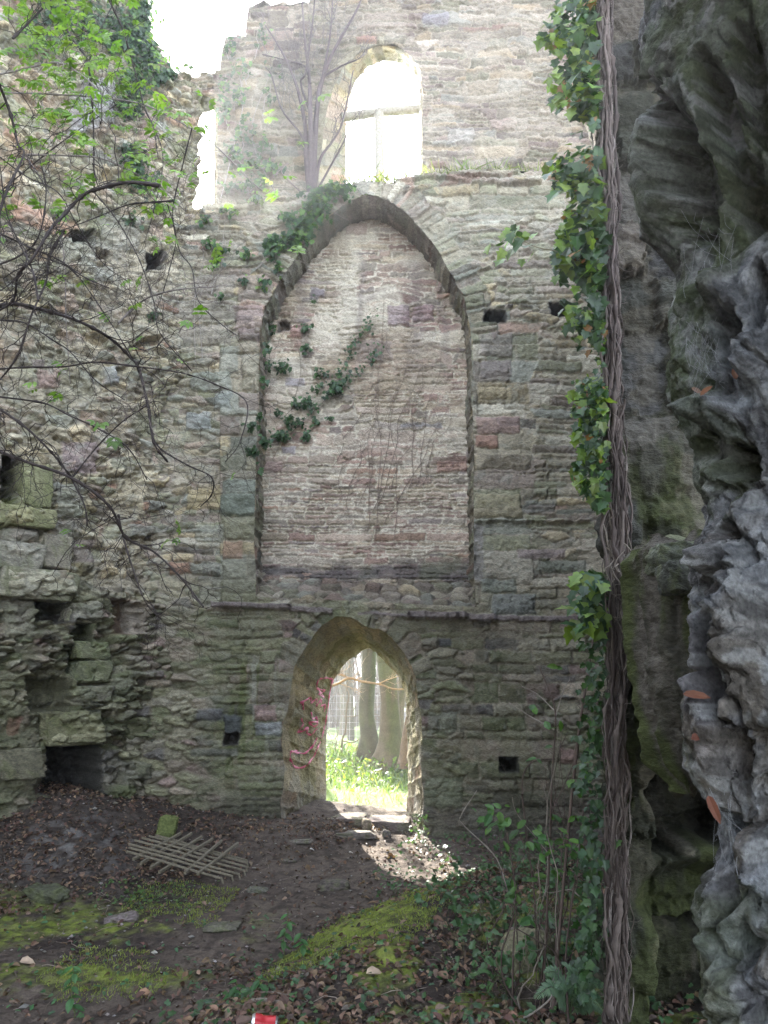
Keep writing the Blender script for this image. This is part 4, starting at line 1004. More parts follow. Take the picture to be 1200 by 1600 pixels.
def dry_leaf(label, px, py, px2, py2, col, w=.32, seed=0, off=.012):
    a = jamb_pt(px, py); b = jamb_pt(px2, py2)
    L = Leaves(leaf_template([(0, 0), (.12, .12), (.17, .4), (.13, .75), (0, 1.0)], .5, .3)); d = (b - a)
    # keep the real length seen in the photograph, lying against the stone
    a2 = a + (Vector((0, 0, EYE)) - a).normalized() * .022; ln = Vector(at_y(px2, py2, a.y) - at_y(px, py, a.y))
    L.add(a2, Vector((-.55, -1, .35)) + rv(.2), ln, ln.length, col)
    o = L.build('dry_leaf', M_LITTER); return tag(o, label, 'leaf', 'dry leaves caught on the near wall')
dry_leaf('orange dry leaf caught on the ledge of the rounded stone high on the near wall', 1094, 616, 1112, 602, (.20, .085, .045), seed=1)
dry_leaf('pale pinkish dry leaf beside the orange one on the rounded stone ledge', 1076, 604, 1094, 617, (.32, .21, .17), seed=2)
dry_leaf('upright brown dry leaf on top of the rounded stone of the near wall', 1149, 598, 1142, 572, (.22, .10, .06), seed=3)
dry_leaf('long thin rust brown leaf stuck level on the pale streak of the near wall', 1070, 1080, 1108, 1090, (.145, .055, .03), seed=4)
dry_leaf('broad rust red leaf just beneath the long thin one on the near wall', 1078, 1157, 1120, 1144, (.15, .05, .03), seed=5)
dry_leaf('hanging red brown leaf at the mouth of the dark hollow on the near wall', 1064, 1274, 1082, 1316, (.16, .055, .03), seed=6)

# ------------------------------------------------------------------ ground
BANK = [(-2.6, 3.2), (-1.5, 3.75), (-.88, 4.5), (-.66, 5.3), (-.36, 6.1), (.12, 6.8), (.9, 7.5), (2.4, 8.1)]
def bank_dist(x, y):
    d, _, _, _ = nearest_on_poly(x, y, BANK, closed=False)
    poly = BANK + [(4, 8), (4, 0), (-2.6, 0)]
    return np.where(in_poly(x, y, poly), d, -d)
def height(x, y):
    x = np.asarray(x, float); y = np.asarray(y, float)
    inside = sstep(10.1, 9.6, y)
    dl = (x - C0.x) * LN.x + (y - C0.y) * LN.y
    along = (x - C0.x) * LD.x + (y - C0.y) * LD.y
    hm = .56 * sstep(2.3, .1, dl) * (.55 + .45 * np.exp(-((along - .85) / .8) ** 2)) * sstep(3.0, 5.8, y)
    q = bank_dist(x, y)
    hb = .25 * sstep(-.08, .9, q) * sstep(8.6, 7.2, y) 
    und = .03 * fbm(x * 1.3, y * 1.3, 3, 801) + .012 * fbm(x * 6, y * 6, 4, 802)
    far = sstep(1.4, .0, 8.8 - y) * .12
    hin = hm + hb + und + far
    hout = .12 + .30 * sstep(10.4, 15.5, y) + .05 * fbm(x * .8, y * .8, 3, 803) + .25 * sstep(20, 60, y) * fbm(x * .05, y * .05, 3, 804)
    return hin * inside + hout * (1 - inside)
_hx = np.arange(-5.0, 4.2, .04); _hy = np.arange(1.0, 17.2, .04); _HG = height(*np.meshgrid(_hx, _hy))
def h1(x, y):
    if not (-4.9 < x < 4.0 and 1.1 < y < 17): return float(height(np.array([x]), np.array([y]))[0])
    i = (x + 5.0) / .04; j = (y - 1.0) / .04; a = int(i); b = int(j); i -= a; j -= b
    return float((_HG[b, a] * (1 - i) + _HG[b, a + 1] * i) * (1 - j) + (_HG[b + 1, a] * (1 - i) + _HG[b + 1, a + 1] * i) * j)
def gpt(px, py, lift=0.0):
    z = .1
    for _ in range(12):
        p = at_z(px, py, z); z = .5 * z + .5 * h1(p.x, p.y)
    p = at_z(px, py, z); p.z += lift; return p

xs = np.r_[-400, -200, -100, -60, -40, -28, -20, -14, -10, -8, -6.5, -5.5, np.arange(-4.8, 3.9, .024), 4.5, 5.5, 7, 10, 14, 20, 28, 40, 60, 100, 200, 400]
ys = np.r_[-200, -80, -30, -12, -5, -1, 0, .8, 1.6, np.arange(2.2, 10.2, .024), np.arange(10.2, 17, .06), 17.5, 18, 19, 20, 22, 25, 29, 34, 40, 60, 100, 200, 400]
X, Y = np.meshgrid(xs, ys); Z = height(X, Y)
q = bank_dist(X, Y); PX, PY = proj(X, np.maximum(Y, .5), Z)
soil = np.array((.047, .037, .031)); path = np.array((.135, .108, .088))
col = np.broadcast_to(soil, X.shape + (3,))
pm = sstep(.35, -.1, q + .3 * fbm(X * 1.7, Y * 1.7, 3, 811)) * sstep(-1.9, -.9, X + .25 * (Y - 5) * 0 + .3 * fbm(X * 1.3, Y * 1.3, 3, 812)) * sstep(9.6, 9.2, Y)
pm2 = sstep(-.2, -.5, q) * sstep(5.6, 4.6, Y + .4 * fbm(X, Y, 2, 4))
col = mixc(col, path, np.clip(np.maximum(pm, pm2 * .8), 0, 1) * (.75 + .25 * fbm(X * 5, Y * 5, 3, 813)))
mossA = sstep(.05, .12, q + .09 * fbm(X * 5, Y * 5, 3, 6)) * sstep(1.15, .75, q + .15 * fbm(X * 2, Y * 2, 3, 814) + .9 * sstep(.0, .55, X)) * sstep(4.5, 5.0, Y + .15 * fbm(X * 4, Y * 4, 2, 3)) * sstep(7.0, 6.7, Y)
mossB = sstep(-.12, .3, fbm(X * 1.5 + 2, Y * 1.5, 4, 815) + .25) * sstep(-.5, -1.3, X + .12 * (Y - 5)) * sstep(4.6, 5.0, Y) * sstep(6.6, 6.0, Y) * sstep(-.1, -.4, q)
mossC = sstep(.12, .4, fbm(X * 2.6 + 5, Y * 2.6, 4, 816)) * sstep(.1, .4, q) * .8
moss = np.clip(np.maximum(np.maximum(mossA, mossB * .9), mossC), 0, 1) * sstep(9.4, 8.8, Y)
mcol = mixc(np.broadcast_to(np.array((.135, .17, .032)), X.shape + (3,)), np.array((.21, .25, .05)), sstep(-.2, .4, fbm(X * 9, Y * 9, 4, 817)))
thin = np.clip(moss * 1.1 - .55 * sstep(0, .4, fbm(X * 14, Y * 14, 3, 822)) * (mossA < .5), 0, 1)
col = mixc(col, mcol, thin)
ash = np.exp(-((X + 2.75) / .5) ** 2 - ((Y - 7.15) / .5) ** 2); col = mixc(col, np.array((.17, .165, .16)), ash * sstep(-.2, .4, fbm(X * 12, Y * 12, 3, 818)) * .8)
outg = sstep(10.2, 11.0, Y + .4 * fbm(X * 2, Y * 2, 3, 819)); col = mixc(col, np.array((.14, .115, .085)), sstep(9.3, 9.7, Y) * .8); col = mixc(col, np.array((.10, .14, .045)), outg)
sp = sstep(.1, .4, fbm(X * 28, Y * 28, 3, 820)); col = mixc(col, np.array((.12, .098, .08)), sp * .4 * (1 - outg)); sp = sstep(.1, .4, fbm(X * 19 + 7, Y * 19, 3, 824)); col = mixc(col, np.array((.03, .024, .022)), sp * .6 * (1 - outg))
Zd = Z + .012 * moss * (1 + fbm(X * 18, Y * 18, 3, 821)) + .009 * fbm(X * 20, Y * 20, 4, 823) * (Y < 10.2) * (Y > 2)
g = grid_mesh('ground', np.stack([X, Y, Zd], -1), None, col, M_SOIL)
tag(g, kind='structure')

# ------------------------------------------------------------------ stones
def stone(label, px, py, size, seed, col, rot=(0, 0, 0), sink=.3, name='stone', box=.6, group='loose stones on the ground', amp=.14):
    p = gpt(px, py); p.z += size[2] * (1 - 2 * sink)
    return tag(chunk(name, tuple(p), size, seed, col, None, None, rot, 5, amp, box), label, 'stone', group)
stone('upright green mossy stone standing behind the iron grating', 259, 1312, (.085, .05, .115), 2, (.14, .165, .06), (.1, .1, .2), .1)
stone('low dark block lying on the moss at the far left', 72, 1402, (.135, .09, .05), 4, (.10, .105, .07), (0, .08, -.2), .25)
stone('flat pinkish grey stone on the dirt path in front of the grating', 190, 1440, (.11, .05, .03), 6, (.20, .165, .16), (0, -.18, .35), .2)
stone('flat slab half sunk in the path right of the grating', 402, 1394, (.075, .05, .025), 7, (.16, .155, .13), (0, .1, .3), .3)
stone('broad flat stone set in the path in the middle', 346, 1450, (.12, .07, .02), 8, (.15, .14, .11), (0, 0, .2), .3)
stone('brown grey stone in the path just before the moss bank', 522, 1388, (.12, .07, .045), 9, (.14, .12, .105), (0, .05, .2), .35)
stone('long thin grey slab at the edge of the path near the doorway', 463, 1317, (.16, .035, .02), 10, (.20, .18, .155), (0, -.12, -.35), .3)
stone('small pointed stone at the foot of the doorstep', 604, 1308, (.04, .035, .045), 12, (.14, .125, .12), (.2, .1, .3), .25)
stone('rounded olive stone half hidden among the sapling stems', 822, 1512, (.13, .10, .11), 14, (.21, .195, .125), (.1, .1, .4), .25, box=.3)
stone('small flat stone by the path below the doorway', 452, 1346, (.07, .045, .015), 15, (.15, .13, .12), (0, 0, .5), .3)
def slab(label, px0, px1, py, Yc, dy, h, seed, col, rot=0, lift=0):
    a = at_y(px0, py, Yc); b = at_y(px1, py, Yc); c = (a + b) / 2
    return tag(chunk('threshold_slab', (c.x, Yc + dy, c.z - h * .9 + lift), ((b.x - a.x) / 2, dy, h), seed, col, None, None, (0, 0, rot), 5, .06, .86), label, 'step', 'slabs of the doorstep')
slab('left slab of the doorstep, worn dark stone', 494, 566, 1281, 8.78, .26, .10, 21, (.15, .125, .11), .02)
slab('right slab of the doorstep, with a sunlit top', 572, 642, 1286, 8.82, .24, .10, 22, (.16, .13, .12), -.03)
stone('loose pale slab lying in front of the doorstep', 556, 1308, (.19, .08, .035), 23, (.19, .165, .15), (0, -.04, .06), .2, box=.8, amp=.08)
stone('wedge of stone propped on the gap between the two doorstep slabs', 573, 1296, (.05, .05, .06), 24, (.24, .20, .16), (.1, .2, .3), .1)

# ------------------------------------------------------------------ iron grating
GR = thing('iron_grating', 'rusty iron lattice grating lying tilted on the soil below the left wall', 'grating', tuple(gpt(290, 1352)))
def bar(px0, px1, w, h, lift0, lift1, bend=0.0):
    a = gpt(*px0, lift0); b = gpt(*px1, lift1)
    n = 14; pts = [a.lerp(b, t / (n - 1)) for t in range(n)]
    pts = [p + Vector((0, 0, .002 * math.sin(i * .6 + a.x * 9))) for i, p in enumerate(pts)]
    if bend: pts.append(pts[-1] + (pts[-1] - pts[-2]).normalized() * .012 + Vector((0, 0, -bend)))
    T = np.gradient(np.array([tuple(p) for p in pts]), axis=0); V = []
    for p, t in zip(pts, T):
        t = Vector(t).normalized(); s = t.cross(Vector((0, 0, 1))).normalized(); uq = s.cross(t)
        for x, y in ((-1, -.7), (-.7, -1), (.7, -1), (1, -.7), (1, .7), (.7, 1), (-.7, 1), (-1, .7)): V.append(tuple(p + s * x * w / 2 + uq * y * h / 2))
    f = []
    for i in range(len(pts) - 1):
        for j in range(8): f.append((i * 8 + j, i * 8 + (j + 1) % 8, i * 8 + 8 + (j + 1) % 8, i * 8 + 8 + j))
    e = (len(pts) - 1) * 8
    for o_ in (0, e): f += [(o_, o_ + 1, o_ + 2, o_ + 3), (o_, o_ + 3, o_ + 4, o_ + 7), (o_ + 4, o_ + 5, o_ + 6, o_ + 7)]
    return np.array(V), np.array(f)
TB = [((281, 1323), (207, 1360)), ((298, 1323), (219, 1366)), ((314, 1328), (234, 1373)), ((331, 1331), (248, 1380)), ((345, 1334), (288, 1381)), ((371, 1338), (308, 1383))]
CB = [((196, 1347), (346, 1385)), ((200, 1341), (362, 1381)), ((200, 1335), (373, 1378)), ((209, 1329), (381, 1372)), ((220, 1325), (384, 1366)), ((231, 1322), (386, 1360)), ((242, 1321), (385, 1356))]
for a, b in TB:
    V, f = bar(a, b, .022, .026, .115, .085); np_mesh('top_bar', V, f, None, M_IRON, GR, False)
for i, (a, b) in enumerate(CB):
    V, f = bar(a, b, .016, .017, .088, .062, .04); np_mesh('cross_bar', V, f, None, M_IRON, GR, False)

# ------------------------------------------------------------------ drinks can
M_RED = plain_mat('red_can_paint', (.36, .012, .018), .38, .2, .25, 10, .02); M_ALU = plain_mat('aluminium', (.62, .62, .64), .3, .9, .05, 30, .05); M_WHITE = plain_mat('white_print', (.75, .73, .72), .35, 0, .03, 10, 0)
cp = gpt(413, 1611, .03)
CAN = thing('drinks_can', 'crushed red drinks can with a white swirl lying among the leaves', 'can', tuple(cp))
ax = Vector((.97, .12, -.14)).normalized(); sx_ = ax.orthogonal().normalized(); sy_ = ax.cross(sx_)
def lathe(profile, name, mat, parent, n=28, dent=0.0, arc=(0, 2 * math.pi)):
    th = np.linspace(arc[0], arc[1], n); V = []
    for (t, r) in profile:
        for a in th:
            rr = r * (1 - dent * max(0, math.cos(a - 1.2)) * math.exp(-((t - .01) / .03) ** 2))
            V.append(tuple(Vector(cp) + ax * t + sx_ * math.cos(a) * rr + sy_ * math.sin(a) * rr))
    m = len(profile); idx = np.arange(m * n).reshape(m, n)
    f = np.stack([idx[:-1, :-1], idx[:-1, 1:], idx[1:, 1:], idx[1:, :-1]], -1).reshape(-1, 4)
    return np_mesh(name, V, f, None, mat, parent)
CB_ = lathe([(-.042 + .084 * k / 10, .031) for k in range(11)], 'can_body', M_RED, CAN, dent=.22)
lathe([(-.042, .031), (-.052, .026), (-.054, .0255), (-.054, .023), (-.049, .022), (-.049, .0005)], 'can_lid', M_ALU, CAN)
lathe([(.042, .031), (.049, .026), (.052, .024), (.050, .022), (.045, .012), (.044, .0005)], 'can_base', M_ALU, CAN)
for k in range(2):
    V = []; n_ = 22
    for i in range(n_):
        t = -.030 + .062 * i / (n_ - 1); a0 = 2.9 + k * 1.9 + .38 * math.sin(i * .45)
        for e_ in (-.13, .13):
            a = a0 + e_ * (1 + .5 * math.sin(i * .8)); rr = .0314 * (1 - .22 * max(0, math.cos(a - 1.2)) * math.exp(-((t - .01) / .03) ** 2)) 
            V.append(tuple(Vector(cp) + ax * t + sx_ * math.cos(a) * rr + sy_ * math.sin(a) * rr))
    np_mesh('white_swirl', V, np.array([(2 * i, 2 * i + 1, 2 * i + 3, 2 * i + 2) for i in range(n_ - 1)]), None, M_WHITE, CB_)
t = Tubes(6); a = gpt(393, 1576, .03); b = gpt(436, 1584, .045); t.add(catmull([a, (a + b) / 2 + Vector((0, 0, .006)), b], 4), .011, .009, (.20, .17, .14))
tag(t.build('stick', M_BARK), 'short thick weathered stick lying above the red can', 'stick')
# ------------------------------------------------------------------ climbing plants
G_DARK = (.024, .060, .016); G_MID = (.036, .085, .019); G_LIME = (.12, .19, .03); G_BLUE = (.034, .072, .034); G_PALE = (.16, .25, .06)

def wander(a, b, n=10, amp=.03, amp_y=None):
    a = Vector(a); b = Vector(b); pts = []
    o = [random.uniform(0, 9) for _ in range(6)]
    for i in range(n + 1):
        t = i / n; p = a.lerp(b, t); k = math.sin(math.pi * t) ** .5 if 0 < t < 1 else 0
        p += Vector((math.sin(o[0] + t * 7) + .5 * math.sin(o[1] + t * 17), (math.sin(o[2] + t * 8)) * (1 if amp_y is None else amp_y / max(amp, 1e-6)), math.sin(o[4] + t * 6) + .5 * math.sin(o[5] + t * 15))) * amp * k
        pts.append(p)
    return pts

# --- the ivy on the pier
ivp = at_y(945, 1560, 3.42)
IV = thing('ivy', 'big leafy ivy climbing the edge of the right pier over bare brown stems', 'ivy', tuple(ivp))
st = Tubes(5)
for k in range(110):
    base = random.gauss(0, 1)
    y0 = random.choice([-60, random.uniform(-60, 1100), random.uniform(0, 700)]); y1 = min(1600, y0 + random.choice([1700, random.uniform(200, 700)]))
    pts = []; ph = random.uniform(0, 9); am = random.uniform(1.5, 7); dy = random.uniform(0, .075); dr = random.uniform(-.012, .012); w1 = random.uniform(18, 45); w2 = random.uniform(7, 14)
    yy = y0
    while yy <= y1:
        c = np.interp(yy, [-60, 0, 400, 800, 900, 1200, 1600], [939, 943, 953, 963, 966, 964, 966]) ; wd = np.interp(yy, [0, 700, 820, 1000, 1600], [5, 6, 9, 4.5, 2.6])
        x = c + base * wd + am * math.sin(ph + yy / w1) + .45 * am * math.sin(ph * 2 + yy / w2) + dr * (yy - y0)
        p = at_y(x, yy, 3.44 - dy + .025 * math.sin(ph + yy / 50)); pts.append(p); yy += 9
    if len(pts) > 4: st.add(pts, (rr_ := random.choice([.0018, .0025, .003, .004, .006, .009])), rr_ * random.uniform(.3, .9), random.choice([(.085, .065, .056), (.12, .095, .085), (.06, .045, .04), (.10, .08, .07)] + ([(.26, .23, .21), (.20, .17, .155)] if rr_ < .004 else [])), .9)
for k in range(900):   # rootlets and frayed bark
    yy = random.uniform(-50, 1600); c = np.interp(yy, [-60, 0, 400, 800, 900, 1200, 1600], [939, 943, 953, 963, 966, 964, 966]); p = at_y(c + random.gauss(0, 9), yy, 3.42 - random.random() * .06)
    st.add(wander(p, p + Vector((random.gauss(0, .03), random.uniform(-.03, .02), random.gauss(0, .05))), 5, .008), random.uniform(.0008, .0018), .0006, random.choice([(.10, .08, .07), (.20, .17, .15), (.05, .04, .035)]))
for k in range(16):   # loose loops near the middle
    a = at_y(random.uniform(940, 985), random.uniform(780, 960), 3.36); b = at_y(random.uniform(955, 1010), random.uniform(880, 1080), 3.34)
    st.add(wander(a, b, 12, .03), random.uniform(.002, .005), .002, (.20, .17, .14))
st.build('stems', M_TWIG, IV)
lv = Leaves(IVY)
BND = ([-60, 0, 40, 90, 150, 220, 260, 320, 400, 470, 520, 600, 700, 750, 790], [880, 868, 848, 838, 862, 868, 850, 880, 866, 868, 892, 890, 898, 893, 925], [934, 934, 934, 934, 935, 938, 940, 942, 944, 946, 947, 948, 950, 950, 946])
cnt = 0
while cnt < 2100:
    py = random.uniform(-60, 790); l = np.interp(py, BND[0], BND[1]); r_ = np.interp(py, BND[0], BND[2])
    t = random.random() ** .75; px = l + (r_ - l) * t
    if 1.3 * math.sin(py / 19.0) + 1.3 * math.sin(py / 53 + 1) + random.gauss(0, .7) + 2.2 * t < .2: continue
    p = at_y(px, py, 3.5 - random.random() * .26 + (1 - t) * .12)
    lime = random.random() < .22 + .35 * (t < .3) + .1 * (py < 300)  # outer leaves turn yellow-green more often: backlight put into their colour
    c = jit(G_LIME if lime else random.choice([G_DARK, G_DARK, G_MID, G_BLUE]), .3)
    if random.random() < .03: c = (.20, .10, .03)
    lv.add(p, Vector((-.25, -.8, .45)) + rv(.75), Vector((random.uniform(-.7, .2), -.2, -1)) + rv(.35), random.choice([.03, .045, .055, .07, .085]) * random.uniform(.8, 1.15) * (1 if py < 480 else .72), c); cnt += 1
for k in range(26):
    px, py = random.gauss(812, 19), random.gauss(378, 15)
    lv.add(at_y(px, py, 3.45 + random.uniform(-.1, .1)), Vector((-.3, -.8, .4)) + rv(.7), Vector((-.3, 0, -1)) + rv(.4), random.uniform(.045, .08), jit(random.choice([G_LIME, G_MID, G_LIME]), .25))
for k in range(85):
    px, py = random.gauss(921, 13), random.uniform(893, 985)
    lv.add(at_y(px, py, 3.35 + random.uniform(-.1, .1)), Vector((-.2, -.8, .5)) + rv(.7), Vector((-.4, 0, -1)) + rv(.4), random.uniform(.05, .09), jit(random.choice([G_MID, G_BLUE, G_LIME]), .25))
for k in range(330):
    py = random.uniform(985, 1560); px = random.gauss(928, 12) + (py > 1150) * random.uniform(-14, 8)
    lv.add(at_y(px, py, 3.5 + random.uniform(-.15, .1)), Vector((-.2, -.8, .5)) + rv(.7), Vector((-.4, 0, -1)) + rv(.5), random.uniform(.022, .046), jit(random.choice([G_MID, G_BLUE, G_DARK, G_BLUE]), .3))
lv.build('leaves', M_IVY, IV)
t2 = Tubes(4); t2.add(catmull([at_y(905, 400, 3.45), at_y(868, 392, 3.45), at_y(835, 385, 3.42), at_y(800, 365, 3.42)], 5), .004, .0025, (.2, .16, .1)); t2.build('side_shoot', M_TWIG, IV)

# --- ivy on the far wall
def wall_ivy(label, vines, spots, Yf, size, cols, seed, stems=(), base=None, per=1.0, nrm=(0, -.85, .4), rstem=.005, stemcol=(.19, .15, .12)):
    random.seed(seed)
    p0 = at_y(*(base or (vines[0][-1] if vines else spots[0][:2])), Yf)
    T = thing('ivy', label, 'ivy', tuple(p0), 'ivy on the ruin'); lv = Leaves(IVY); tb = Tubes(4)
    for v in vines:
        pts = catmull([at_y(x, y, Yf - .02) for x, y in v], 8); tb.add(pts, rstem * .5, rstem, stemcol)
        for p in pts:
            for _ in range(int(3 * per) + (random.random() < (3 * per) % 1)):
                q = p + Vector((random.gauss(0, .045), -random.random() * .07, random.gauss(0, .045)))
                lv.add(q, Vector(nrm) + rv(.6), Vector((random.uniform(-.5, .5), 0, -1)), size * random.uniform(.6, 1.25), jit(random.choice(cols), .3))
    for (x, y, rx, ry, n) in spots:
        for _ in range(int(n * (1.9 if size < .055 else 1.3))):
            q = at_y(random.gauss(x, rx * .6), random.gauss(y, ry * .55), Yf - .02); q.y -= random.random() ** 2 * .12
            lv.add(q, Vector(nrm) + rv(.7), Vector((random.uniform(-.6, .6), 0, -1)), size * random.uniform(.6, 1.3), jit(random.choice(cols), .3))
        if random.random() < .8:
            a = at_y(x + random.uniform(-rx, rx), y + ry * 1.6, Yf - .015); tb.add(wander(a, at_y(x + random.uniform(-rx, rx) * .5, y - ry, Yf - .015), 8, .03, .004), rstem * .7, rstem * .3, stemcol)
    for s in stems:
        tb.add(catmull([at_y(x, y, Yf - .012) for x, y in s], 7), rstem, rstem * .4, stemcol)
    lv.build('leaves', M_IVY, T); tb.build('stems', M_TWIG, T)
    return T
YI = Y_INF - .03
wall_ivy('dark ivy trailing across the left half of the blocked arch', [[(583, 492), (572, 512), (552, 533), (546, 555), (534, 578), (530, 598)], [(588, 540), (582, 562), (562, 582), (540, 592), (520, 606), (508, 625), (470, 660), (420, 690)]],
         [(525, 606, 12, 12, 40), (480, 512, 9, 6, 12), (478, 545, 7, 6, 12), (440, 574, 12, 9, 26), (418, 572, 6, 10, 14), (426, 514, 9, 6, 14), (500, 582, 9, 7, 12), (495, 606, 8, 6, 10), (480, 630, 14, 8, 26), (462, 632, 8, 8, 12), (455, 658, 12, 8, 24), (438, 682, 12, 8, 24), (492, 658, 6, 5, 10), (516, 655, 5, 4, 8), (478, 680, 6, 6, 12), (436, 645, 6, 5, 8), (490, 470, 5, 5, 4)],
         YI, .05, [G_DARK, G_BLUE, (.06, .12, .05), (.05, .10, .035)], 21, [[(412, 560), (408, 620), (405, 700), (404, 745)], [(440, 690), (470, 662), (510, 622)], [(455, 640), (470, 580), (462, 520)], [(425, 720), (440, 690)]], base=(404, 745), per=.6)
wall_ivy('sparse ivy sprigs on the pilaster left of the blocked arch', [], [(394, 666, 7, 6, 14), (412, 690, 10, 7, 26), (396, 706, 9, 5, 20), (408, 650, 5, 5, 8), (418, 545, 5, 9, 10), (412, 597, 4, 8, 8), (408, 735, 3, 7, 4)], Y_LOW - .03, .06, [G_DARK, G_BLUE, G_MID], 22, [[(407, 740), (402, 690), (412, 640), (418, 560)]], base=(407, 740))
# withered climber: bare stems fanning over the infill
random.seed(31)
WC = thing('withered_climber', 'leafless brown climber stems fanned over the middle of the blocked arch', 'climber', tuple(at_y(585, 860, YI)))
tb = Tubes(4)
for (x0, y0, x1, y1) in [(585, 850, 600, 470), (582, 800, 640, 545), (590, 790, 660, 560), (560, 790, 625, 590), (545, 760, 600, 620), (530, 780, 545, 690), (640, 760, 660, 560), (650, 760, 690, 545), (610, 770, 655, 640), (600, 820, 700, 640), (520, 730, 590, 600), (600, 560, 605, 520), (540, 800, 560, 740), (655, 760, 705, 650), (615, 845, 620, 560), (575, 830, 590, 560)]:
    a = at_y(x0, y0, YI); b = at_y(x1, y1, YI); P = wander(a, b, 14, .05, .004); tb.add(P, .0042, .002, (.17, .125, .10))
    for _ in range(5):
        i = random.randrange(3, 13); e = P[i] + Vector((random.uniform(-.35, .35), 0, random.uniform(.05, .4))); tb.add(wander(P[i], e, 7, .025, .004), .0026, .0012, (.18, .14, .11))
for k in range(46):
    a = at_y(random.gauss(645, 24), random.gauss(548, 17), YI - random.random() * .06); tb.add(wander(a, a + Vector((random.uniform(-.22, .22), random.uniform(-.05, .02), random.uniform(-.12, .16))), 6, .025, .01), .002, .001, (.20, .155, .13))
tb.build('stems', M_TWIG, WC)
wall_ivy('thick glossy ivy hanging over the left haunch of the big arch', [], [(520, 300, 24, 9, 90), (492, 325, 18, 16, 110), (478, 352, 16, 16, 120), (462, 372, 16, 12, 90), (430, 378, 14, 12, 60), (500, 312, 18, 10, 60), (455, 340, 16, 10, 30), (440, 420, 12, 8, 12), (425, 398, 10, 8, 14), (540, 292, 12, 6, 20), (412, 440, 8, 5, 8)],
         Y_LOW - .06, .07, [G_DARK, G_MID, G_BLUE, G_MID, (.09, .17, .03)], 23, [[(488, 302), (470, 340), (440, 380), (430, 430)], [(488, 302), (520, 330), (545, 345)], [(400, 420), (430, 400), (490, 415)]], base=(488, 303), rstem=.009, stemcol=(.26, .23, .2))
wall_ivy('patchy ivy on the wall right of the narrow slit window', [], [(352, 170, 12, 20, 40), (372, 150, 12, 14, 30), (385, 200, 14, 20, 34), (365, 235, 14, 14, 34), (390, 255, 20, 14, 50), (410, 225, 12, 14, 24), (425, 262, 14, 8, 30), (372, 292, 22, 10, 44), (400, 285, 16, 10, 40), (352, 130, 9, 14, 20), (380, 110, 16, 14, 24), (420, 150, 12, 20, 14), (440, 110, 16, 20, 14), (360, 70, 10, 14, 22), (410, 60, 14, 20, 20)],
         Y_UP - .06, .068, [G_MID, G_BLUE, (.10, .18, .04), G_DARK], 24, [[(345, 310), (365, 230), (380, 160), (372, 110)], [(430, 300), (400, 240), (395, 190), (420, 120)], [(340, 240), (390, 265), (440, 255)]], base=(345, 312), rstem=.009, stemcol=(.30, .27, .25))
wall_ivy('small ivy sprigs scattered below the slit window', [], [(345, 390, 9, 9, 22), (330, 382, 9, 7, 18), (355, 330, 14, 7, 22), (340, 412, 6, 6, 12), (387, 398, 9, 5, 16), (382, 436, 6, 5, 8), (412, 450, 8, 4, 9), (345, 465, 6, 5, 9), (400, 310, 16, 6, 20), (320, 345, 10, 7, 14)],
         Y_LOW - .05, .062, [G_MID, G_BLUE, (.12, .2, .04)], 25, [[(330, 460), (345, 400), (352, 340)], [(300, 470), (340, 420), (390, 415), (430, 402)], [(305, 560), (304, 470), (318, 400), (305, 345)], [(316, 560), (312, 470), (330, 430)], [(345, 420), (352, 380), (348, 372)]], base=(305, 560), rstem=.006, stemcol=(.28, .25, .22))

def left_ivy(label, spots, size, cols, seed, base):
    random.seed(seed); T = thing('ivy', label, 'ivy', tuple(left_pt(*base, .03)), 'ivy on the ruin'); lv = Leaves(IVY); tb = Tubes(4)
    for (x, y, rx, ry, n) in spots:
        for _ in range(int(n * 1.7)):
            q = left_pt(random.gauss(x, rx * .55), random.gauss(y, ry * .55), .05 + random.random() ** 2 * .16)
            lv.add(q, Vector((.6, -.7, .4)) + rv(.7), Vector((random.uniform(-.6, .6), 0, -1)), size * random.uniform(.6, 1.3), jit(random.choice(cols), .3))
        for _ in range(2): tb.add(wander(left_pt(x + random.uniform(-rx, rx), y + ry * 1.5, .05), left_pt(x + random.uniform(-rx, rx), y - ry, .06), 8, .04), .006, .003, (.22, .19, .16))
    lv.build('leaves', M_IVY, T); tb.build('stems', M_TWIG, T)
left_ivy('ivy mantling the broken top of the left wall beside the sky gap', [(212, 50, 16, 50, 240), (228, 95, 12, 24, 120), (205, 130, 22, 26, 220), (250, 125, 14, 10, 60), (195, 170, 20, 20, 150), (180, 60, 24, 40, 160), (130, 40, 30, 40, 130), (80, 20, 30, 30, 90), (60, 70, 30, 24, 60), (262, 120, 9, 7, 30), (220, 20, 10, 20, 90)], .065, [G_MID, G_BLUE, (.09, .17, .04), G_DARK], 26, (205, 190))
left_ivy('ivy clump hanging on the left wall beneath the tall grey slabs', [(205, 265, 14, 18, 110), (215, 290, 16, 12, 90), (195, 240, 10, 12, 40), (240, 330, 10, 7, 20), (200, 350, 10, 10, 24), (232, 495, 5, 6, 10)], .065, [G_DARK, G_BLUE, G_MID], 27, (210, 310))

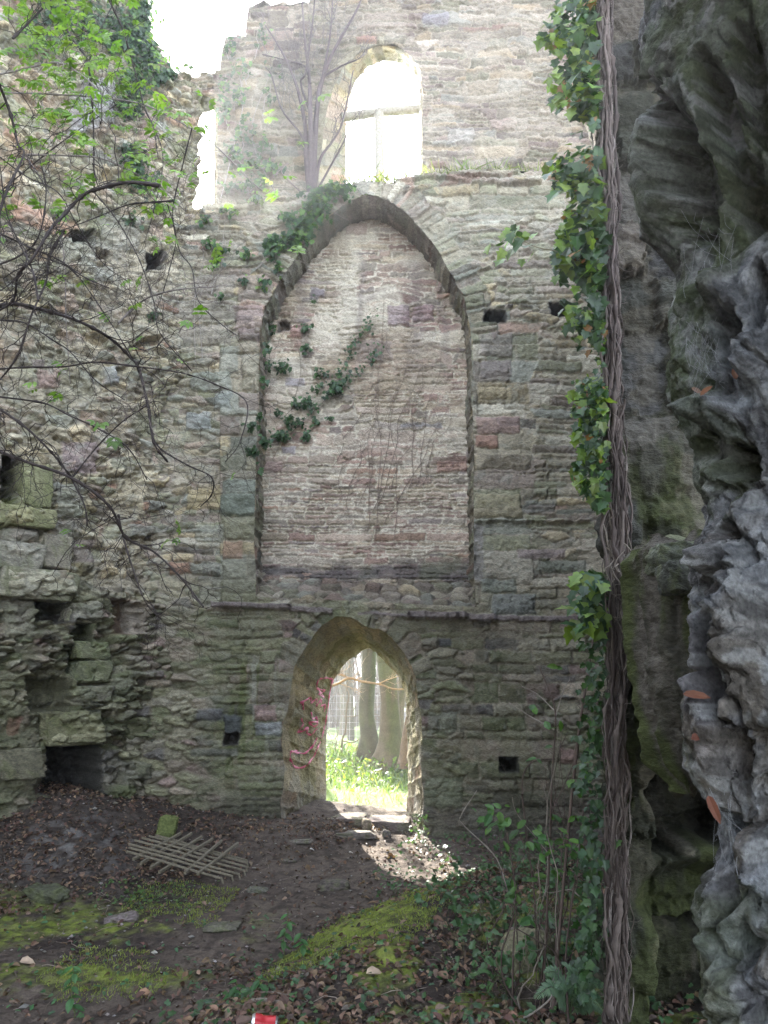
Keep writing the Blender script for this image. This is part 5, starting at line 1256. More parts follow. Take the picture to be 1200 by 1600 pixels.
# --- grass on the ledges
random.seed(41); gl = Leaves(NARROW)
LB = leaf_template([(0, 0), (.035, .1), (.03, .5), (.015, .8), (0, 1.0)], .2, .35)
gl = Leaves(LB)
for k in range(1500):
    px = random.choice([random.uniform(600, 870), random.uniform(640, 800), random.uniform(520, 620)])
    i = np.interp(px, [225, 940], [0, 399]); b = LEDGE[int(i)]
    gl.add((b[0], Y_LOW + random.uniform(-.02, .34), b[1] + random.uniform(.0, .08)), rv(1) + Vector((0, -.6, .2)), Vector((0, 0, 1)) + rv(.6), random.uniform(.07, .22) * (1 if random.random() < .96 else 2.2), jit(random.choice([(.11, .16, .035), (.16, .20, .06), (.08, .12, .03), (.24, .22, .11)]), .25))
o = gl.build('ledge_grass', M_GRASS); tag(o, 'fringe of green grass growing along the stone ledge above the big arch', 'grass', kind='stuff')

# ------------------------------------------------------------------ the leafless young tree on the ledge
random.seed(51)
YT = 8.92
tr = Tubes(6); tw = Tubes(4)
YTREE = thing('young_tree', 'leafless young tree with several grey stems rooted on the ledge left of the upper window', 'tree', tuple(at_y(487, 308, YT)))
def twigs(P, n, L, r, col, depth=2, up=.6, start=.25, out=.5, tub=None, leafcb=None):
    tub = tub or tw
    for _ in range(n):
        i = random.randrange(max(1, int(len(P) * start)), len(P)); d = (P[i] - P[i - 1]).normalized()
        e = P[i] + (d * .6 + rv(1) * out + Vector((0, 0, up))).normalized() * L * random.uniform(.5, 1.2)
        Q = wander(P[i], e, 7, L * .06); tub.add(Q, r, r * .4, col)
        if depth > 0: twigs(Q, 3, L * .55, r * .6, col, depth - 1, up, .3, out, tub, leafcb)
        elif leafcb: leafcb(Q[-1])
MAIN = [[(487, 306), (486, 240), (485, 180), (483, 120), (476, 60), (470, -30)], [(489, 306), (492, 220), (498, 150), (512, 100), (532, 60), (560, 10), (575, -40)], [(484, 306), (478, 240), (476, 190), (462, 130), (440, 80), (415, 40)],
        [(491, 306), (500, 250), (520, 220), (535, 190), (552, 110)], [(486, 250), (470, 210), (440, 170), (425, 120), (415, 105)], [(494, 190), (500, 130), (530, 105), (560, 92), (570, 80)], [(485, 130), (478, 105), (450, 95), (410, 85)], [(498, 150), (515, 60), (520, 0)],
        [(492, 304), (508, 275), (530, 235), (545, 205)], [(486, 180), (470, 130), (478, 110), (490, 20), (492, -20)]]
for i, m_ in enumerate(MAIN):
    P = catmull([at_y(x, y, YT + random.uniform(-.15, .1) * (1 if j > 1 else 0)) for j, (x, y) in enumerate(m_)], 7)
    tr.add(P, [.048, .044, .04, .024, .016, .02, .016, .02, .018, .018][i], .008, (.095, .075, .075))
    twigs(P, 8 if i < 3 else 6, .62, .006, (.13, .11, .105), 2, .45, .35)
tr.build('trunk', M_BARK, YTREE); tw.build('twigs', M_TWIG, YTREE)
rt = Tubes(6); rt.add(catmull([at_y(486, 303, YT - .12), at_y(470, 306, YT - .2), at_y(456, 310, YT - .22)], 5), .03, .012, (.3, .26, .24)); rt.add(catmull([at_y(470, 300, YT - .1), at_y(440, 270, YT - .2), at_y(450, 255, YT - .2), at_y(420, 282, YT - .2)], 6), .01, .006, (.18, .14, .13)); rt.build('exposed_root', M_BARK, YTREE)

# ------------------------------------------------------------------ elder shrub reaching in from the left
random.seed(61)
ELD = thing('elder_shrub', 'straggly shrub with bare arching branches and fresh green leaf tufts before the left wall', 'shrub', (-2.6, 3.6, float(height(np.array([-2.6]), np.array([3.6]))[0])))
EB = [([(102, -20), (105, 45), (122, 72), (137, 97), (143, 150), (146, 200), (147, 300)], .009, 3.9, 'd'), ([(160, -20), (187, 35), (205, 90), (225, 165), (240, 200), (246, 240)], .006, 3.9, 'd'), ([(-30, 143), (20, 145), (75, 147), (150, 152), (220, 162), (270, 185), (310, 208), (345, 235), (400, 290), (440, 315)], .007, 4.0, 'l'),
      ([(40, 242), (100, 243), (155, 247), (200, 265), (250, 295), (290, 330)], .007, 3.7, 'l'), ([(-20, 118), (15, 113), (50, 105), (90, 98), (125, 115), (155, 142)], .007, 3.6, 'l'), ([(-10, 120), (0, 135), (17, 180), (28, 225), (37, 242), (10, 300), (-5, 350)], .010, 3.5, 'd'),
      ([(-40, 485), (0, 478), (25, 475), (60, 482), (110, 497), (150, 515), (180, 535), (205, 560), (217, 575), (230, 630), (240, 690), (262, 722)], .0115, 3.6, 'd'), ([(250, 290), (200, 285), (155, 295), (130, 305), (100, 335), (78, 360), (50, 405), (28, 430), (20, 470), (-20, 495)], .012, 3.6, 'd'),
      ([(270, 314), (240, 316), (200, 320), (150, 340), (95, 361)], .006, 3.65, 'd'), ([(100, 360), (78, 400), (72, 440), (50, 490), (25, 560), (-15, 610)], .009, 3.5, 'd'), ([(-30, 355), (0, 365), (50, 388), (90, 405), (130, 432), (170, 450)], .006, 3.7, 'd'),
      ([(-30, 497), (0, 500), (40, 505), (80, 530), (110, 550), (150, 595), (195, 625)], .006, 3.8, 'd'), ([(-20, 578), (40, 574), (100, 573), (150, 566), (215, 573), (270, 580), (300, 587), (335, 600), (385, 628), (375, 690), (352, 722)], .006, 3.7, 'd'), ([(-20, 618), (40, 625), (75, 632), (110, 650), (150, 668), (200, 700), (230, 750)], .006, 3.8, 'd'),
      ([(-40, 690), (0, 706), (42, 722), (112, 747), (170, 790), (197, 840), (240, 862), (280, 900), (318, 948)], .010, 3.4, 'd'), ([(112, 747), (132, 790), (137, 822)], .006, 3.4, 'd'), ([(-20, 635), (0, 640), (45, 672), (85, 712), (112, 747)], .009, 3.4, 'd'), ([(215, 573), (232, 632), (243, 692), (290, 725), (330, 745), (331, 772), (313, 792)], .006, 3.65, 'd'),
      ([(185, 805), (195, 848), (212, 902), (228, 942), (252, 968)], .005, 3.45, 'd'), ([(185, 505), (205, 485), (230, 466), (265, 455), (302, 450), (340, 448)], .007, 3.8, 'l'), ([(60, 400), (110, 420), (150, 470), (195, 540), (215, 575)], .005, 3.6, 'd'), ([(112, 747), (150, 700), (190, 660), (232, 632)], .005, 3.5, 'd'),
      ([(-20, 420), (30, 400), (60, 370), (72, 300), (60, 240)], .007, 3.5, 'd'), ([(0, 300), (60, 250), (120, 205), (180, 165), (240, 120)], .005, 4.0, 'd'), ([(180, 0), (150, 60), (140, 97)], .005, 3.9, 'd'), ([(147, 300), (180, 340), (215, 400), (240, 470), (250, 520), (300, 580)], .005, 3.7, 'd'),
      ([(-20, 230), (40, 275), (90, 300), (120, 350), (160, 410), (200, 440)], .005, 3.8, 'd'), ([(20, 60), (60, 20), (100, -20)], .008, 3.7, 'd'), ([(40, 242), (80, 310), (100, 400), (103, 500), (110, 600)], .005, 3.9, 'l'), ([(240, 195), (255, 250), (240, 330), (225, 380)], .004, 4.0, 'd'),
      ([(300, 200), (285, 260), (270, 330), (280, 390), (300, 420), (310, 470), (350, 510), (372, 525)], .005, 4.2, 'd'), ([(262, 320), (275, 370), (265, 420), (250, 470), (235, 500)], .004, 4.2, 'd'), ([(60, 470), (50, 420), (30, 380), (10, 330), (0, 260)], .006, 3.5, 'd')]
eb = Tubes(6); et = Tubes(4); el = Leaves(ELDER)
def put_leaf(p, n=2, s=.09):
    for _ in range(n):
        el.add(p + rv(.03), Vector((0, -.5, .8)) + rv(.7), rv(1) + Vector((0, -.2, .15)), s * random.uniform(.55, 1.2), jit(random.choice([G_PALE, (.13, .235, .045), (.19, .29, .07), (.10, .18, .035)]), .2))
def elder_cb(q):
    px, py = proj(q.x, q.y, q.z); pr = .5 * (py < 190) + .16 * (190 <= py < 320) + .02
    if random.random() < pr: put_leaf(q, random.choice([1, 2, 2]))
for pts, r, Y, kind in EB:
    off = random.uniform(-.25, .35)
    P = catmull([at_y(x, y, Y + off + .12 * math.sin(i * 1.1 + off * 9)) for i, (x, y) in enumerate(pts)], 7)
    c = (.036, .028, .026) if kind == 'd' else (.19, .165, .15)
    eb.add(P, r * .82, r * .4, c, .5)
    twigs(P, 17, .40, r * .30, c if random.random() < .7 else (.17, .14, .125), 1, .05, .1, .9, et, elder_cb)
for k in range(110):
    px, py = random.uniform(-10, 240), abs(random.gauss(0, 150)) - 20
    if py > 330: continue
    put_leaf(at_y(px, py, random.uniform(3.3, 4.3)), random.choice([1, 2, 3]))
for (x, y, n) in [(130, 290, 10), (60, 190, 6), (30, 320, 6), (115, 220, 7), (165, 160, 6), (85, 330, 7), (135, 75, 5), (265, 165, 4), (200, 285, 6), (280, 270, 6), (300, 200, 4), (10, 345, 5), (255, 380, 3), (205, 445, 3), (245, 325, 6), (290, 320, 4), (455, 382, 5), (440, 300, 5), (480, 160, 2), (265, 375, 3), (330, 395, 4)]:
    for _ in range(n): put_leaf(at_y(x + random.gauss(0, 11), y + random.gauss(0, 12), random.uniform(3.6, 4.1)), 1)
eb.build('branches', M_TWIG, ELD); et.build('twigs', M_TWIG, ELD); el.build('leaves', M_LEAF, ELD)
# the trunk the branches spring from, out of frame on the left
tk = Tubes(8)
bz = ELD.location
for (x, y, Y) in ((-20, 495, 3.6), (-15, 610, 3.5), (-40, 690, 3.4), (-20, 118, 3.6), (-30, 143, 4.0), (-30, 355, 3.7)):
    e = at_y(x, y, Y); tk.add(wander(bz + rv(.06), e, 12, .10), .03, .011, (.075, .06, .052))
tk.build('trunk', M_BARK, ELD)

# ------------------------------------------------------------------ sapling in the right foreground
random.seed(71)
SAP = thing('sapling', 'slender sapling with bare brown stems and a few leaf tufts beside the ivied pier', 'shrub', tuple(gpt(858, 1590)))
ss = Tubes(5); sl = Leaves(OVAL)
SB = [([(862, 1605), (872, 1480), (885, 1330), (896, 1220), (905, 1140), (914, 1080), (925, 1010), (934, 950)], .0085, 3.75, 'd'), ([(848, 1605), (852, 1480), (858, 1350), (862, 1230), (868, 1120), (858, 1080), (842, 1040)], .0055, 3.8, 'd'), ([(852, 1400), (856, 1340), (846, 1320), (808, 1272), (800, 1245)], .003, 3.9, 'l'),
      ([(820, 1280), (816, 1240), (818, 1210), (830, 1192), (846, 1187), (868, 1186)], .0038, 3.9, 'd'), ([(816, 1240), (822, 1300), (835, 1400), (838, 1500), (836, 1605)], .0045, 3.9, 'd'), ([(868, 1120), (880, 1080), (890, 1062)], .003, 3.8, 'l'), ([(866, 1140), (830, 1120), (795, 1098)], .003, 3.8, 'l'), ([(866, 1110), (840, 1085), (815, 1072)], .003, 3.8, 'l'),
      ([(900, 1185), (880, 1230), (866, 1260), (858, 1290)], .003, 3.8, 'd'), ([(885, 1330), (876, 1300), (862, 1258)], .003, 3.8, 'd'), ([(795, 1400), (775, 1340), (725, 1290), (720, 1275), (745, 1235)], .004, 4.6, 'l'), ([(800, 1420), (785, 1370), (762, 1330), (710, 1322)], .003, 4.5, 'd'), ([(840, 1380), (822, 1330), (806, 1290)], .003, 3.9, 'd'),
      ([(832, 1600), (790, 1540), (784, 1490), (800, 1440), (806, 1400)], .005, 3.8, 'd'), ([(855, 1590), (880, 1540), (868, 1490), (840, 1470), (806, 1450)], .005, 3.7, 'd'), ([(740, 1600), (780, 1590), (815, 1592), (860, 1560), (870, 1520)], .006, 3.65, 'l'), ([(868, 1500), (870, 1440), (880, 1390)], .004, 3.8, 'd'), ([(905, 1400), (890, 1390), (860, 1395), (850, 1390)], .003, 3.8, 'l'),
      ([(800, 1590), (802, 1480), (806, 1400), (792, 1300)], .005, 3.85, 'd'), ([(888, 1600), (884, 1500), (892, 1420), (905, 1330), (912, 1260)], .005, 3.6, 'd'), ([(900, 1330), (914, 1300), (925, 1270)], .003, 3.7, 'l'), ([(868, 1260), (855, 1230), (852, 1200)], .0025, 3.8, 'd')]
for pts, r, Y, k in SB:
    P = catmull([at_y(x, y, Y + .05 * math.sin(i)) for i, (x, y) in enumerate(pts)], 7); ss.add(P, r, r * .55, (.10, .072, .06) if k == 'd' else (.27, .235, .20), .3)
    twigs(P, 3, .2, r * .35, (.15, .12, .10), 0, .2, .2, .8, ss)
for (x, y, n, Y) in [(775, 1275, 16, 3.9), (770, 1290, 8, 3.9), (812, 1288, 8, 3.9), (848, 1312, 16, 3.8), (888, 1322, 14, 3.75), (802, 1400, 14, 3.85), (880, 1280, 5, 3.8), (900, 1280, 5, 3.7), (845, 1170, 4, 3.85), (868, 1046, 3, 3.8), (910, 1220, 7, 3.7), (865, 1120, 4, 3.8), (930, 1110, 8, 3.6), (905, 1180, 4, 3.7), (850, 1370, 6, 3.8), (825, 1440, 6, 3.8), (855, 1310, 8, 3.8), (790, 1330, 4, 3.9), (838, 1098, 3, 3.8)]:
    for _ in range(int(n * .75)):
        sl.add(at_y(x + random.gauss(0, 11), y + random.gauss(0, 9), Y + random.uniform(-.08, .08)), Vector((0, -.55, .7)) + rv(.5), rv(1) + Vector((0, -.1, .2)), random.uniform(.03, .072), jit(random.choice([(.06, .14, .03), (.09, .19, .035), (.05, .12, .035)]), .25))
for k in range(16):
    x0 = random.uniform(765, 925); a = gpt(x0, random.uniform(1480, 1595)); b = at_y(x0 + random.gauss(12, 22), random.uniform(1130, 1400), a.y + random.uniform(-.1, .1)); P = wander(a, b, 12, .035); ss.add(P, random.uniform(.0022, .0042), .0014, random.choice([(.09, .065, .052), (.20, .17, .14), (.07, .05, .042)]), .3); twigs(P, 3, .18, .0012, (.13, .10, .085), 0, .2, .2, .8, ss)
ss.build('stems', M_TWIG, SAP); sl.build('leaves', M_LEAF, SAP)

# --- seedlings
def seedling(label, px, py, top, n, seed, group='seedlings in the dirt'):
    random.seed(seed); a = gpt(px, py); b = at_y(px + random.uniform(-6, 6), top, a.y); T = thing('seedling', label, 'seedling', tuple(a), group)
    tb = Tubes(5); P = wander(a, b, 8, .01); tb.add(P, .004, .002, (.09, .10, .04)); tb.build('stem', M_TWIG, T); L = Leaves(OVAL)
    for k in range(n):
        t = .35 + .65 * k / n; p = P[min(8, int(t * 8))]; an = k * 2.4; L.add(p, Vector((.3 * math.cos(an), .3 * math.sin(an) - .25, .9)), Vector((math.cos(an), math.sin(an), .35)), .07 * random.uniform(.7, 1.1), jit((.06, .15, .05), .2))
    L.build('leaves', M_LEAF, T)
seedling('green seedling with paired leaves at the bottom left in the leaf litter', 116, 1592, 1500, 14, 1)
seedling('taller seedling with bluish leaves at the left end of the moss bank', 443, 1502, 1418, 13, 2)
seedling('small leafy seedling low beside the moss bank', 474, 1500, 1452, 8, 3)
seedling('seedling near the bottom edge just above the red can', 408, 1560, 1528, 9, 4)
seedling('leafy seedling left of the red can in the ground ivy', 368, 1570, 1532, 10, 5)

# --- fern
random.seed(81)
FERN = thing('fern', 'pale green fern spreading its fronds at the foot of the sapling', 'fern', tuple(gpt(890, 1590)))
fb = FERN.location
fr = [(850, 1520), (885, 1508), (920, 1512), (955, 1545), (835, 1560), (950, 1585), (905, 1530), (870, 1545), (960, 1600)]
for (x, y) in fr:
    e = at_y(x, y, 3.55 + random.uniform(-.15, .1)); mid = (fb + e) / 2 + Vector((0, -.03, .09)); P = catmull([fb + Vector((0, 0, .02)), mid, e], 16)
    vs = []; fs = []; n0 = 0; L = Leaves(NARROW)
    for i in range(4, len(P)):
        t = i / (len(P) - 1); d = (P[i] - P[i - 1]).normalized(); side = d.cross(Vector((0, -.75, .65))).normalized()
        ln = .062 * (1 - t) ** .8 * min(1, t * 3.2) + .006
        for s in (-1, 1): L.add(P[i], Vector((0, -.75, .65)) + rv(.15), side * s + d * .45, ln, jit((.12, .20, .12), .15))
    o = L.build('frond', M_LEAF, FERN)
tb = Tubes(4)
for (x, y) in fr: 
    e = at_y(x, y, 3.55); tb.add(catmull([fb, (fb + e) / 2 + Vector((0, -.03, .08)), e], 6), .0025, .001, (.14, .2, .08))
tb.build('stalks', M_TWIG, FERN)

# ------------------------------------------------------------------ litter, ground ivy, moss tufts: uncountable
random.seed(91); rs = np.random.default_rng(91)
lit = Leaves(DEAD); n_ = 0
BRN = [(.085, .05, .034), (.12, .072, .046), (.06, .038, .028), (.16, .098, .06), (.10, .05, .036), (.20, .135, .09)]
cand = 44000
cx_ = rs.uniform(-4.2, 3.0, cand); cy_ = 2.6 + 6.3 * rs.random(cand) ** 1.25; hz = height(cx_, cy_); qd = bank_dist(cx_, cy_)
cl = fbm(cx_ * 2, cy_ * 2, 3, 92)
for x, y, z, q_, c_ in zip(cx_, cy_, hz, qd, cl):
    onbank = q_ > .0
    dleft = (x - C0.x) * LN.x + (y - C0.y) * LN.y
    dens = (.62 if onbank else .0) + (.75 if (dleft < 1.9 and y > 5.5) else 0) + (.35 if (-.4 < q_ <= 0 and y < 5.2) else 0) + .10
    if onbank and .05 < q_ < .95 and x < .35 and 4.6 < y < 6.95: dens *= .14
    if random.random() > dens * (.6 + 1.2 * max(0, c_ + .3)): continue
    far_ = y > 6
    lit.add((x, y, z + .010 + random.random() * .018), Vector((0, 0, 1)) + rv(.75), rv(1), random.uniform(.016, .052) * (1.4 if random.random() < .06 else 1), jit(random.choice(BRN), .3))
for k in range(26):
    p = gpt(random.gauss(414, 26), random.uniform(1578, 1600), .03); lit.add(p + Vector((0, -.03, .012)), Vector((0, -.3, 1)) + rv(.6), rv(1), random.uniform(.03, .055), jit(random.choice(BRN), .3))
o = lit.build('leaf_litter', M_LITTER); tag(o, 'carpet of fallen brown leaves over the soil', 'leaves', kind='stuff')
gi = Leaves(leaf_template([(0, 0), (.26, -.06), (.36, .2), (.22, .42), (.34, .62), (.12, .8), (0, 1.0)], .2, .2))
cand = 24000
cx_ = rs.uniform(-2.6, 3.0, cand); cy_ = 2.7 + 5.9 * rs.random(cand); hz = height(cx_, cy_); qd = bank_dist(cx_, cy_); cl = fbm(cx_ * 1.8 + 3, cy_ * 1.8, 3, 93)
for x, y, z, q_, c_ in zip(cx_, cy_, hz, qd, cl):
    if q_ < .02: continue
    dens = .30 + .9 * max(0, c_) + (.5 if y > 6.6 else 0)
    if .05 < q_ < .95 and x < .35 and 4.6 < y < 6.95: dens *= .10
    if random.random() > dens * .62: continue
    up = random.random()
    gi.add((x, y, z + .015 + .07 * up * up), Vector((0, -.25, 1)) + rv(.5), rv(1), random.uniform(.018, .044) * (1.4 if random.random() < .08 else 1), jit(random.choice([(.035, .082, .027), (.048, .105, .036), (.028, .065, .024), (.065, .125, .048), (.04, .095, .045)]), .25))
for k in range(420):
    p = gpt(random.uniform(0, 420), random.uniform(1420, 1600)); 
    if random.random() < .35: gi.add(p + Vector((0, 0, .02)), Vector((0, -.2, 1)) + rv(.5), rv(1), random.uniform(.02, .045), jit((.05, .12, .05), .3))
for k in range(900):
    px = random.uniform(585, 900); py = random.uniform(1305, 1405)
    if py < 1300 + (640 - px) * 1.2 or random.random() > .75: continue
    p = gpt(px, py); gi.add(p + Vector((0, 0, .02 + .06 * random.random() ** 2)), Vector((0, -.25, 1)) + rv(.6), rv(1), random.uniform(.022, .045), jit((.05, .11, .04), .3))
und = Tubes(3)
for k in range(120):
    p = gpt(random.uniform(690, 935), random.uniform(1330, 1590)); hh_ = random.uniform(.05, .32); q = p + Vector((random.gauss(0, .06), random.gauss(0, .05), hh_)); und.add(wander(p, q, 5, .02), .0022, .0012, (.06, .075, .03))
    for _ in range(random.choice([2, 3, 5])): gi.add(q + rv(.035), Vector((0, -.4, .8)) + rv(.6), rv(1), random.uniform(.03, .06), jit((.045, .10, .035), .35))
o = und.build('undergrowth_stalks', M_TWIG); tag(o, 'thin stalks of the low undergrowth below the sapling', 'undergrowth', kind='stuff')
for k in range(60):
    p = gpt(random.gauss(655, 9), random.gauss(1318, 7)); gi.add(p + Vector((0, 0, random.uniform(.03, .28))), Vector((.1, -.3, .8)) + rv(.6), rv(1), random.uniform(.03, .05), jit((.07, .12, .05), .3))
for k in range(260):
    p = gpt(random.gauss(230, 40), random.gauss(1400, 14)); gi.add(p + Vector((0, 0, .02)), Vector((0, -.2, 1)) + rv(.5), rv(1), random.uniform(.015, .035), jit((.06, .12, .03), .3))
o = gi.build('ground_ivy', M_IVY); tag(o, 'low ground ivy spreading over the bank and leaf litter', 'ground cover', kind='stuff')
# fine moss tufts give the green bank its nap
ms = Leaves(leaf_template([(0, 0), (.10, .3), (.06, .7), (0, 1.0)], .2, .3))
cand = 26000
cx_ = rs.uniform(-2.0, 1.0, cand); cy_ = rs.uniform(4.6, 7.0, cand); hz = height(cx_, cy_); qd = bank_dist(cx_, cy_); nn_ = fbm(cx_ * 3, cy_ * 3, 3, 94)
for x, y, z, q_, c_ in zip(cx_, cy_, hz, qd, nn_):
    if (.06 < q_ < 1.0 + .12 * c_ and x < .5) or (q_ < -.4 and x < -1.2 and c_ > .05): ms.add((x, y, z + .004), rv(1) + Vector((0, -.5, .3)), Vector((0, 0, 1)) + rv(.7), random.uniform(.012, .03), jit((.19, .235, .045), .3))
o = ms.build('moss', M_GRASS); tag(o, 'bright green moss cushion on the bank and path edge', 'moss', kind='stuff')
# fallen twigs
tb = Tubes(4)
for k in range(210):
    px, py = random.uniform(0, 930), random.uniform(1250, 1600); p = gpt(px, py, .012); a = random.uniform(0, 6.28); L = random.uniform(.06, .35)
    e = p + Vector((math.cos(a) * L, math.sin(a) * L, 0)); e.z = h1(e.x, e.y) + .02; tb.add(wander(p, e, 5, .02), random.uniform(.0015, .004), .001, random.choice([(.13, .10, .08), (.22, .18, .15), (.08, .06, .05)]))
o = tb.build('fallen_twigs', M_TWIG); tag(o, 'thin dead twigs strewn over the soil', 'twigs', kind='stuff')
# gravel crumbs and flakes of mortar on the path
cr = Tubes(5)
gv_ = []; gf_ = []; gc_ = []; n0 = 0
octa = np.array([(1, 0, 0), (0, 1, 0), (-1, 0, 0), (0, -1, 0), (0, 0, .7), (0, 0, -.7)]); of = np.array([(0, 1, 4), (1, 2, 4), (2, 3, 4), (3, 0, 4), (1, 0, 5), (2, 1, 5), (3, 2, 5), (0, 3, 5)])
for k in range(2600):
    x = random.uniform(-3.6, 1.6); y = random.uniform(3.2, 9.6); s = random.uniform(.004, .014) * (2.0 if random.random() < .06 else 1)
    V = octa * (1 + .5 * (rs.random((6, 1)) - .5)) * s * np.array((1.2, 1, .8)); a = random.random() * 6; V = np.stack([V[:, 0] * math.cos(a) - V[:, 1] * math.sin(a), V[:, 0] * math.sin(a) + V[:, 1] * math.cos(a), V[:, 2]], 1)
    gv_.append(V + np.array((x, y, h1(x, y) + s * .6))); gf_.append(of + n0); n0 += 6; gc_.append(np.repeat([jit(random.choice([(.14, .12, .10), (.2, .18, .16), (.10, .08, .07), (.28, .26, .24)]), .2)], 6, 0))
o = np_mesh('grit', np.vstack(gv_), np.vstack(gf_), np.vstack(gc_), M_STONE, None, False); tag(o, 'small grit and stone crumbs on the path', 'grit', kind='stuff')
random.seed(95)
for (x, y, lab) in [(484, 1331, 'small white scrap of litter on the path left of the doorstep'), (545, 1336, 'tiny white flake on the path before the doorstep'), (30, 1510, 'pale dry leaf flat on the bare soil at the far left'), (572, 1530, 'curled buff leaf in the ground ivy right of the red can'), (215, 1560, 'orange leaf in the litter near the bottom left')]:
    L = Leaves(DEAD); L.add(gpt(x, y, .025), Vector((0, -.3, 1)) + rv(.2), Vector((1, .2, .1)), .05 if 'leaf' not in lab else .085, (.55, .52, .5) if 'white' in lab else ((.34, .20, .12) if 'orange' in lab else (.40, .30, .22)))
    tag(L.build('dry_leaf' if 'leaf' in lab else 'paper_scrap', M_LITTER), lab, 'leaf' if 'leaf' in lab else 'litter')

# ------------------------------------------------------------------ outside, beyond the doorway
random.seed(101)
gr = Leaves(LB)
cand = 9000
gx = rs.uniform(-3.6, 2.6, cand); gy = 10.6 + 6.2 * rs.random(cand) ** 1.0; gz_ = height(gx, gy)
for x, y, z in zip(gx, gy, gz_):
    tall = sstep(11.2, 13, np.array(y)) 
    gr.add((x, y, z), rv(1) + Vector((0, -.5, .3)), Vector((0, 0, 1)) + rv(.55), random.uniform(.06, .13) + .14 * float(tall) * random.random(), jit(random.choice([(.09, .15, .03), (.13, .18, .04), (.06, .11, .022), (.17, .19, .06), (.045, .08, .02)]), .35))
o = gr.build('meadow_grass', M_GRASS); tag(o, 'sunlit long grass outside the doorway', 'grass', kind='stuff')
ub_ = Leaves(OVAL)
for k in range(1100):
    x = random.gauss(.1, .9); y = random.gauss(13.6, .7); z = h1(x, y); ub_.add((x, y, z + random.random() ** 1.5 * .24), rv(1) + Vector((0, -.4, .6)), rv(1), random.uniform(.05, .12), jit(random.choice([(.05, .09, .02), (.09, .14, .03), (.12, .13, .04), (.04, .06, .02)]), .3))
o = ub_.build('undergrowth', M_LEAF); tag(o, 'leafy undergrowth round the feet of the trees outside the doorway', 'undergrowth', kind='stuff')
def big_tree(label, base, pts, radii, seed, col, limbs, group='tree trunks outside the doorway'):
    random.seed(seed); T = thing('tree', label, 'tree', tuple(base), group); tb = Tubes(14)
    P = catmull(pts, 9); m = len(P); r = np.interp(np.linspace(0, 1, m), np.linspace(0, 1, len(radii)), radii)
    th = np.linspace(0, 2 * math.pi, 22)[:-1]; V = []
    for i, p in enumerate(P):
        for a in th:
            fl = 1 + .35 * max(0, 1 - i / (m * .16)) * math.sin(a * 4 + seed); rr = r[i] * fl * (1 + .05 * math.sin(a * 7 + i * .4))
            V.append((p.x + math.cos(a) * rr, p.y + math.sin(a) * rr, p.z))
    k = len(th); f = [(i * k + j, i * k + (j + 1) % k, (i + 1) * k + (j + 1) % k, (i + 1) * k + j) for i in range(m - 1) for j in range(k)]
    V = np.array(V); cc = np.broadcast_to(np.array(col), V.shape).copy(); g = sstep(-.1, .35, fbm(V[:, 0] * 6 + V[:, 1] * 3, V[:, 2] * 1.2, 4, seed)); cc = mixc(cc, np.array((.05, .062, .016)), g * .75)
    np_mesh('trunk', V, np.array(f), cc, M_BARK, T)
    for _ in range(limbs):
        lb = Tubes(6)
        i = random.randrange(int(m * .62), m); d = Vector((random.uniform(-1, 1), random.uniform(-1, 1), .55)).normalized(); L = random.uniform(1.2, 2.6)
        Q = wander(P[i], P[i] + d * L, 10, .15); lb.add(Q, r[i] * .4, .012, col); twigs(Q, 5, .8, .009, col, 1, .3, .3, .6, lb); lb.build('limb', M_BARK, T)
    if limbs:
        cr_ = Leaves(ELDER)  # leaves out of view, added to dapple the sun patch indoors
        for _ in range(430):
            i = random.randrange(int(m * .5), m); q = P[i] + Vector((random.gauss(-.5, 1.0), random.gauss(0, .9), random.gauss(.2, .7)))
            if q.z > 4.0: cr_.add(q, Vector((0, 0, 1)) + rv(.8), rv(1), random.uniform(.12, .26), jit((.10, .17, .04), .25))
        cr_.build('dapple_crown', M_LEAF, T)
    return T
def out_pt(px, py, Y): return at_y(px, py, Y)
B = at_y(578, 1180, 14.5); tt_ = at_y(577, 1000, 14.5)
big_tree('mossy tree trunk in the middle of the doorway view, leaning slightly left', (B.x, 14.5, B.z - .1), [Vector((B.x + .02, 14.5, B.z - .15)), at_y(577, 1150, 14.5), at_y(572, 1110, 14.5), at_y(576, 1060, 14.5), tt_, Vector((tt_.x + .1, 14.6, 6.0)), Vector((tt_.x - .1, 14.7, 9.0))], [.27, .16, .138, .135, .13, .10, .05], 1, (.06, .054, .03), 7)
B = at_y(608, 1188, 14.0)
big_tree('thick tree trunk with spreading roots right of the middle in the doorway view', (B.x, 14, B.z - .1), [Vector((B.x, 14, B.z - .15)), at_y(610, 1160, 14), at_y(609, 1100, 14), at_y(604, 1040, 14), at_y(600, 1000, 14), Vector((B.x - .2, 14.1, 6)), Vector((B.x - .1, 14.2, 9.2))], [.36, .21, .165, .155, .15, .11, .05], 2, (.08, .062, .038), 7)
B = at_y(627, 1182, 15.5)
big_tree('slim pale tree trunk at the right edge of the doorway view', (B.x, 15.5, B.z - .1), [Vector((B.x, 15.5, B.z - .1)), at_y(623, 1130, 15.5), at_y(627, 1085, 15.5), at_y(632, 1030, 15.5), Vector((B.x + .3, 15.6, 6)), Vector((B.x + .2, 15.8, 8))], [.14, .10, .09, .085, .06, .03], 3, (.11, .09, .055), 4)
B = at_y(637, 1190, 13.2)
big_tree('knotty brown stump with ivy at the right jamb of the doorway view', (B.x, 13.2, B.z - .1), [Vector((B.x, 13.2, B.z - .1)), at_y(637, 1160, 13.2), at_y(640, 1130, 13.2), at_y(642, 1105, 13.2)], [.17, .11, .09, .04], 4, (.10, .07, .045), 0)
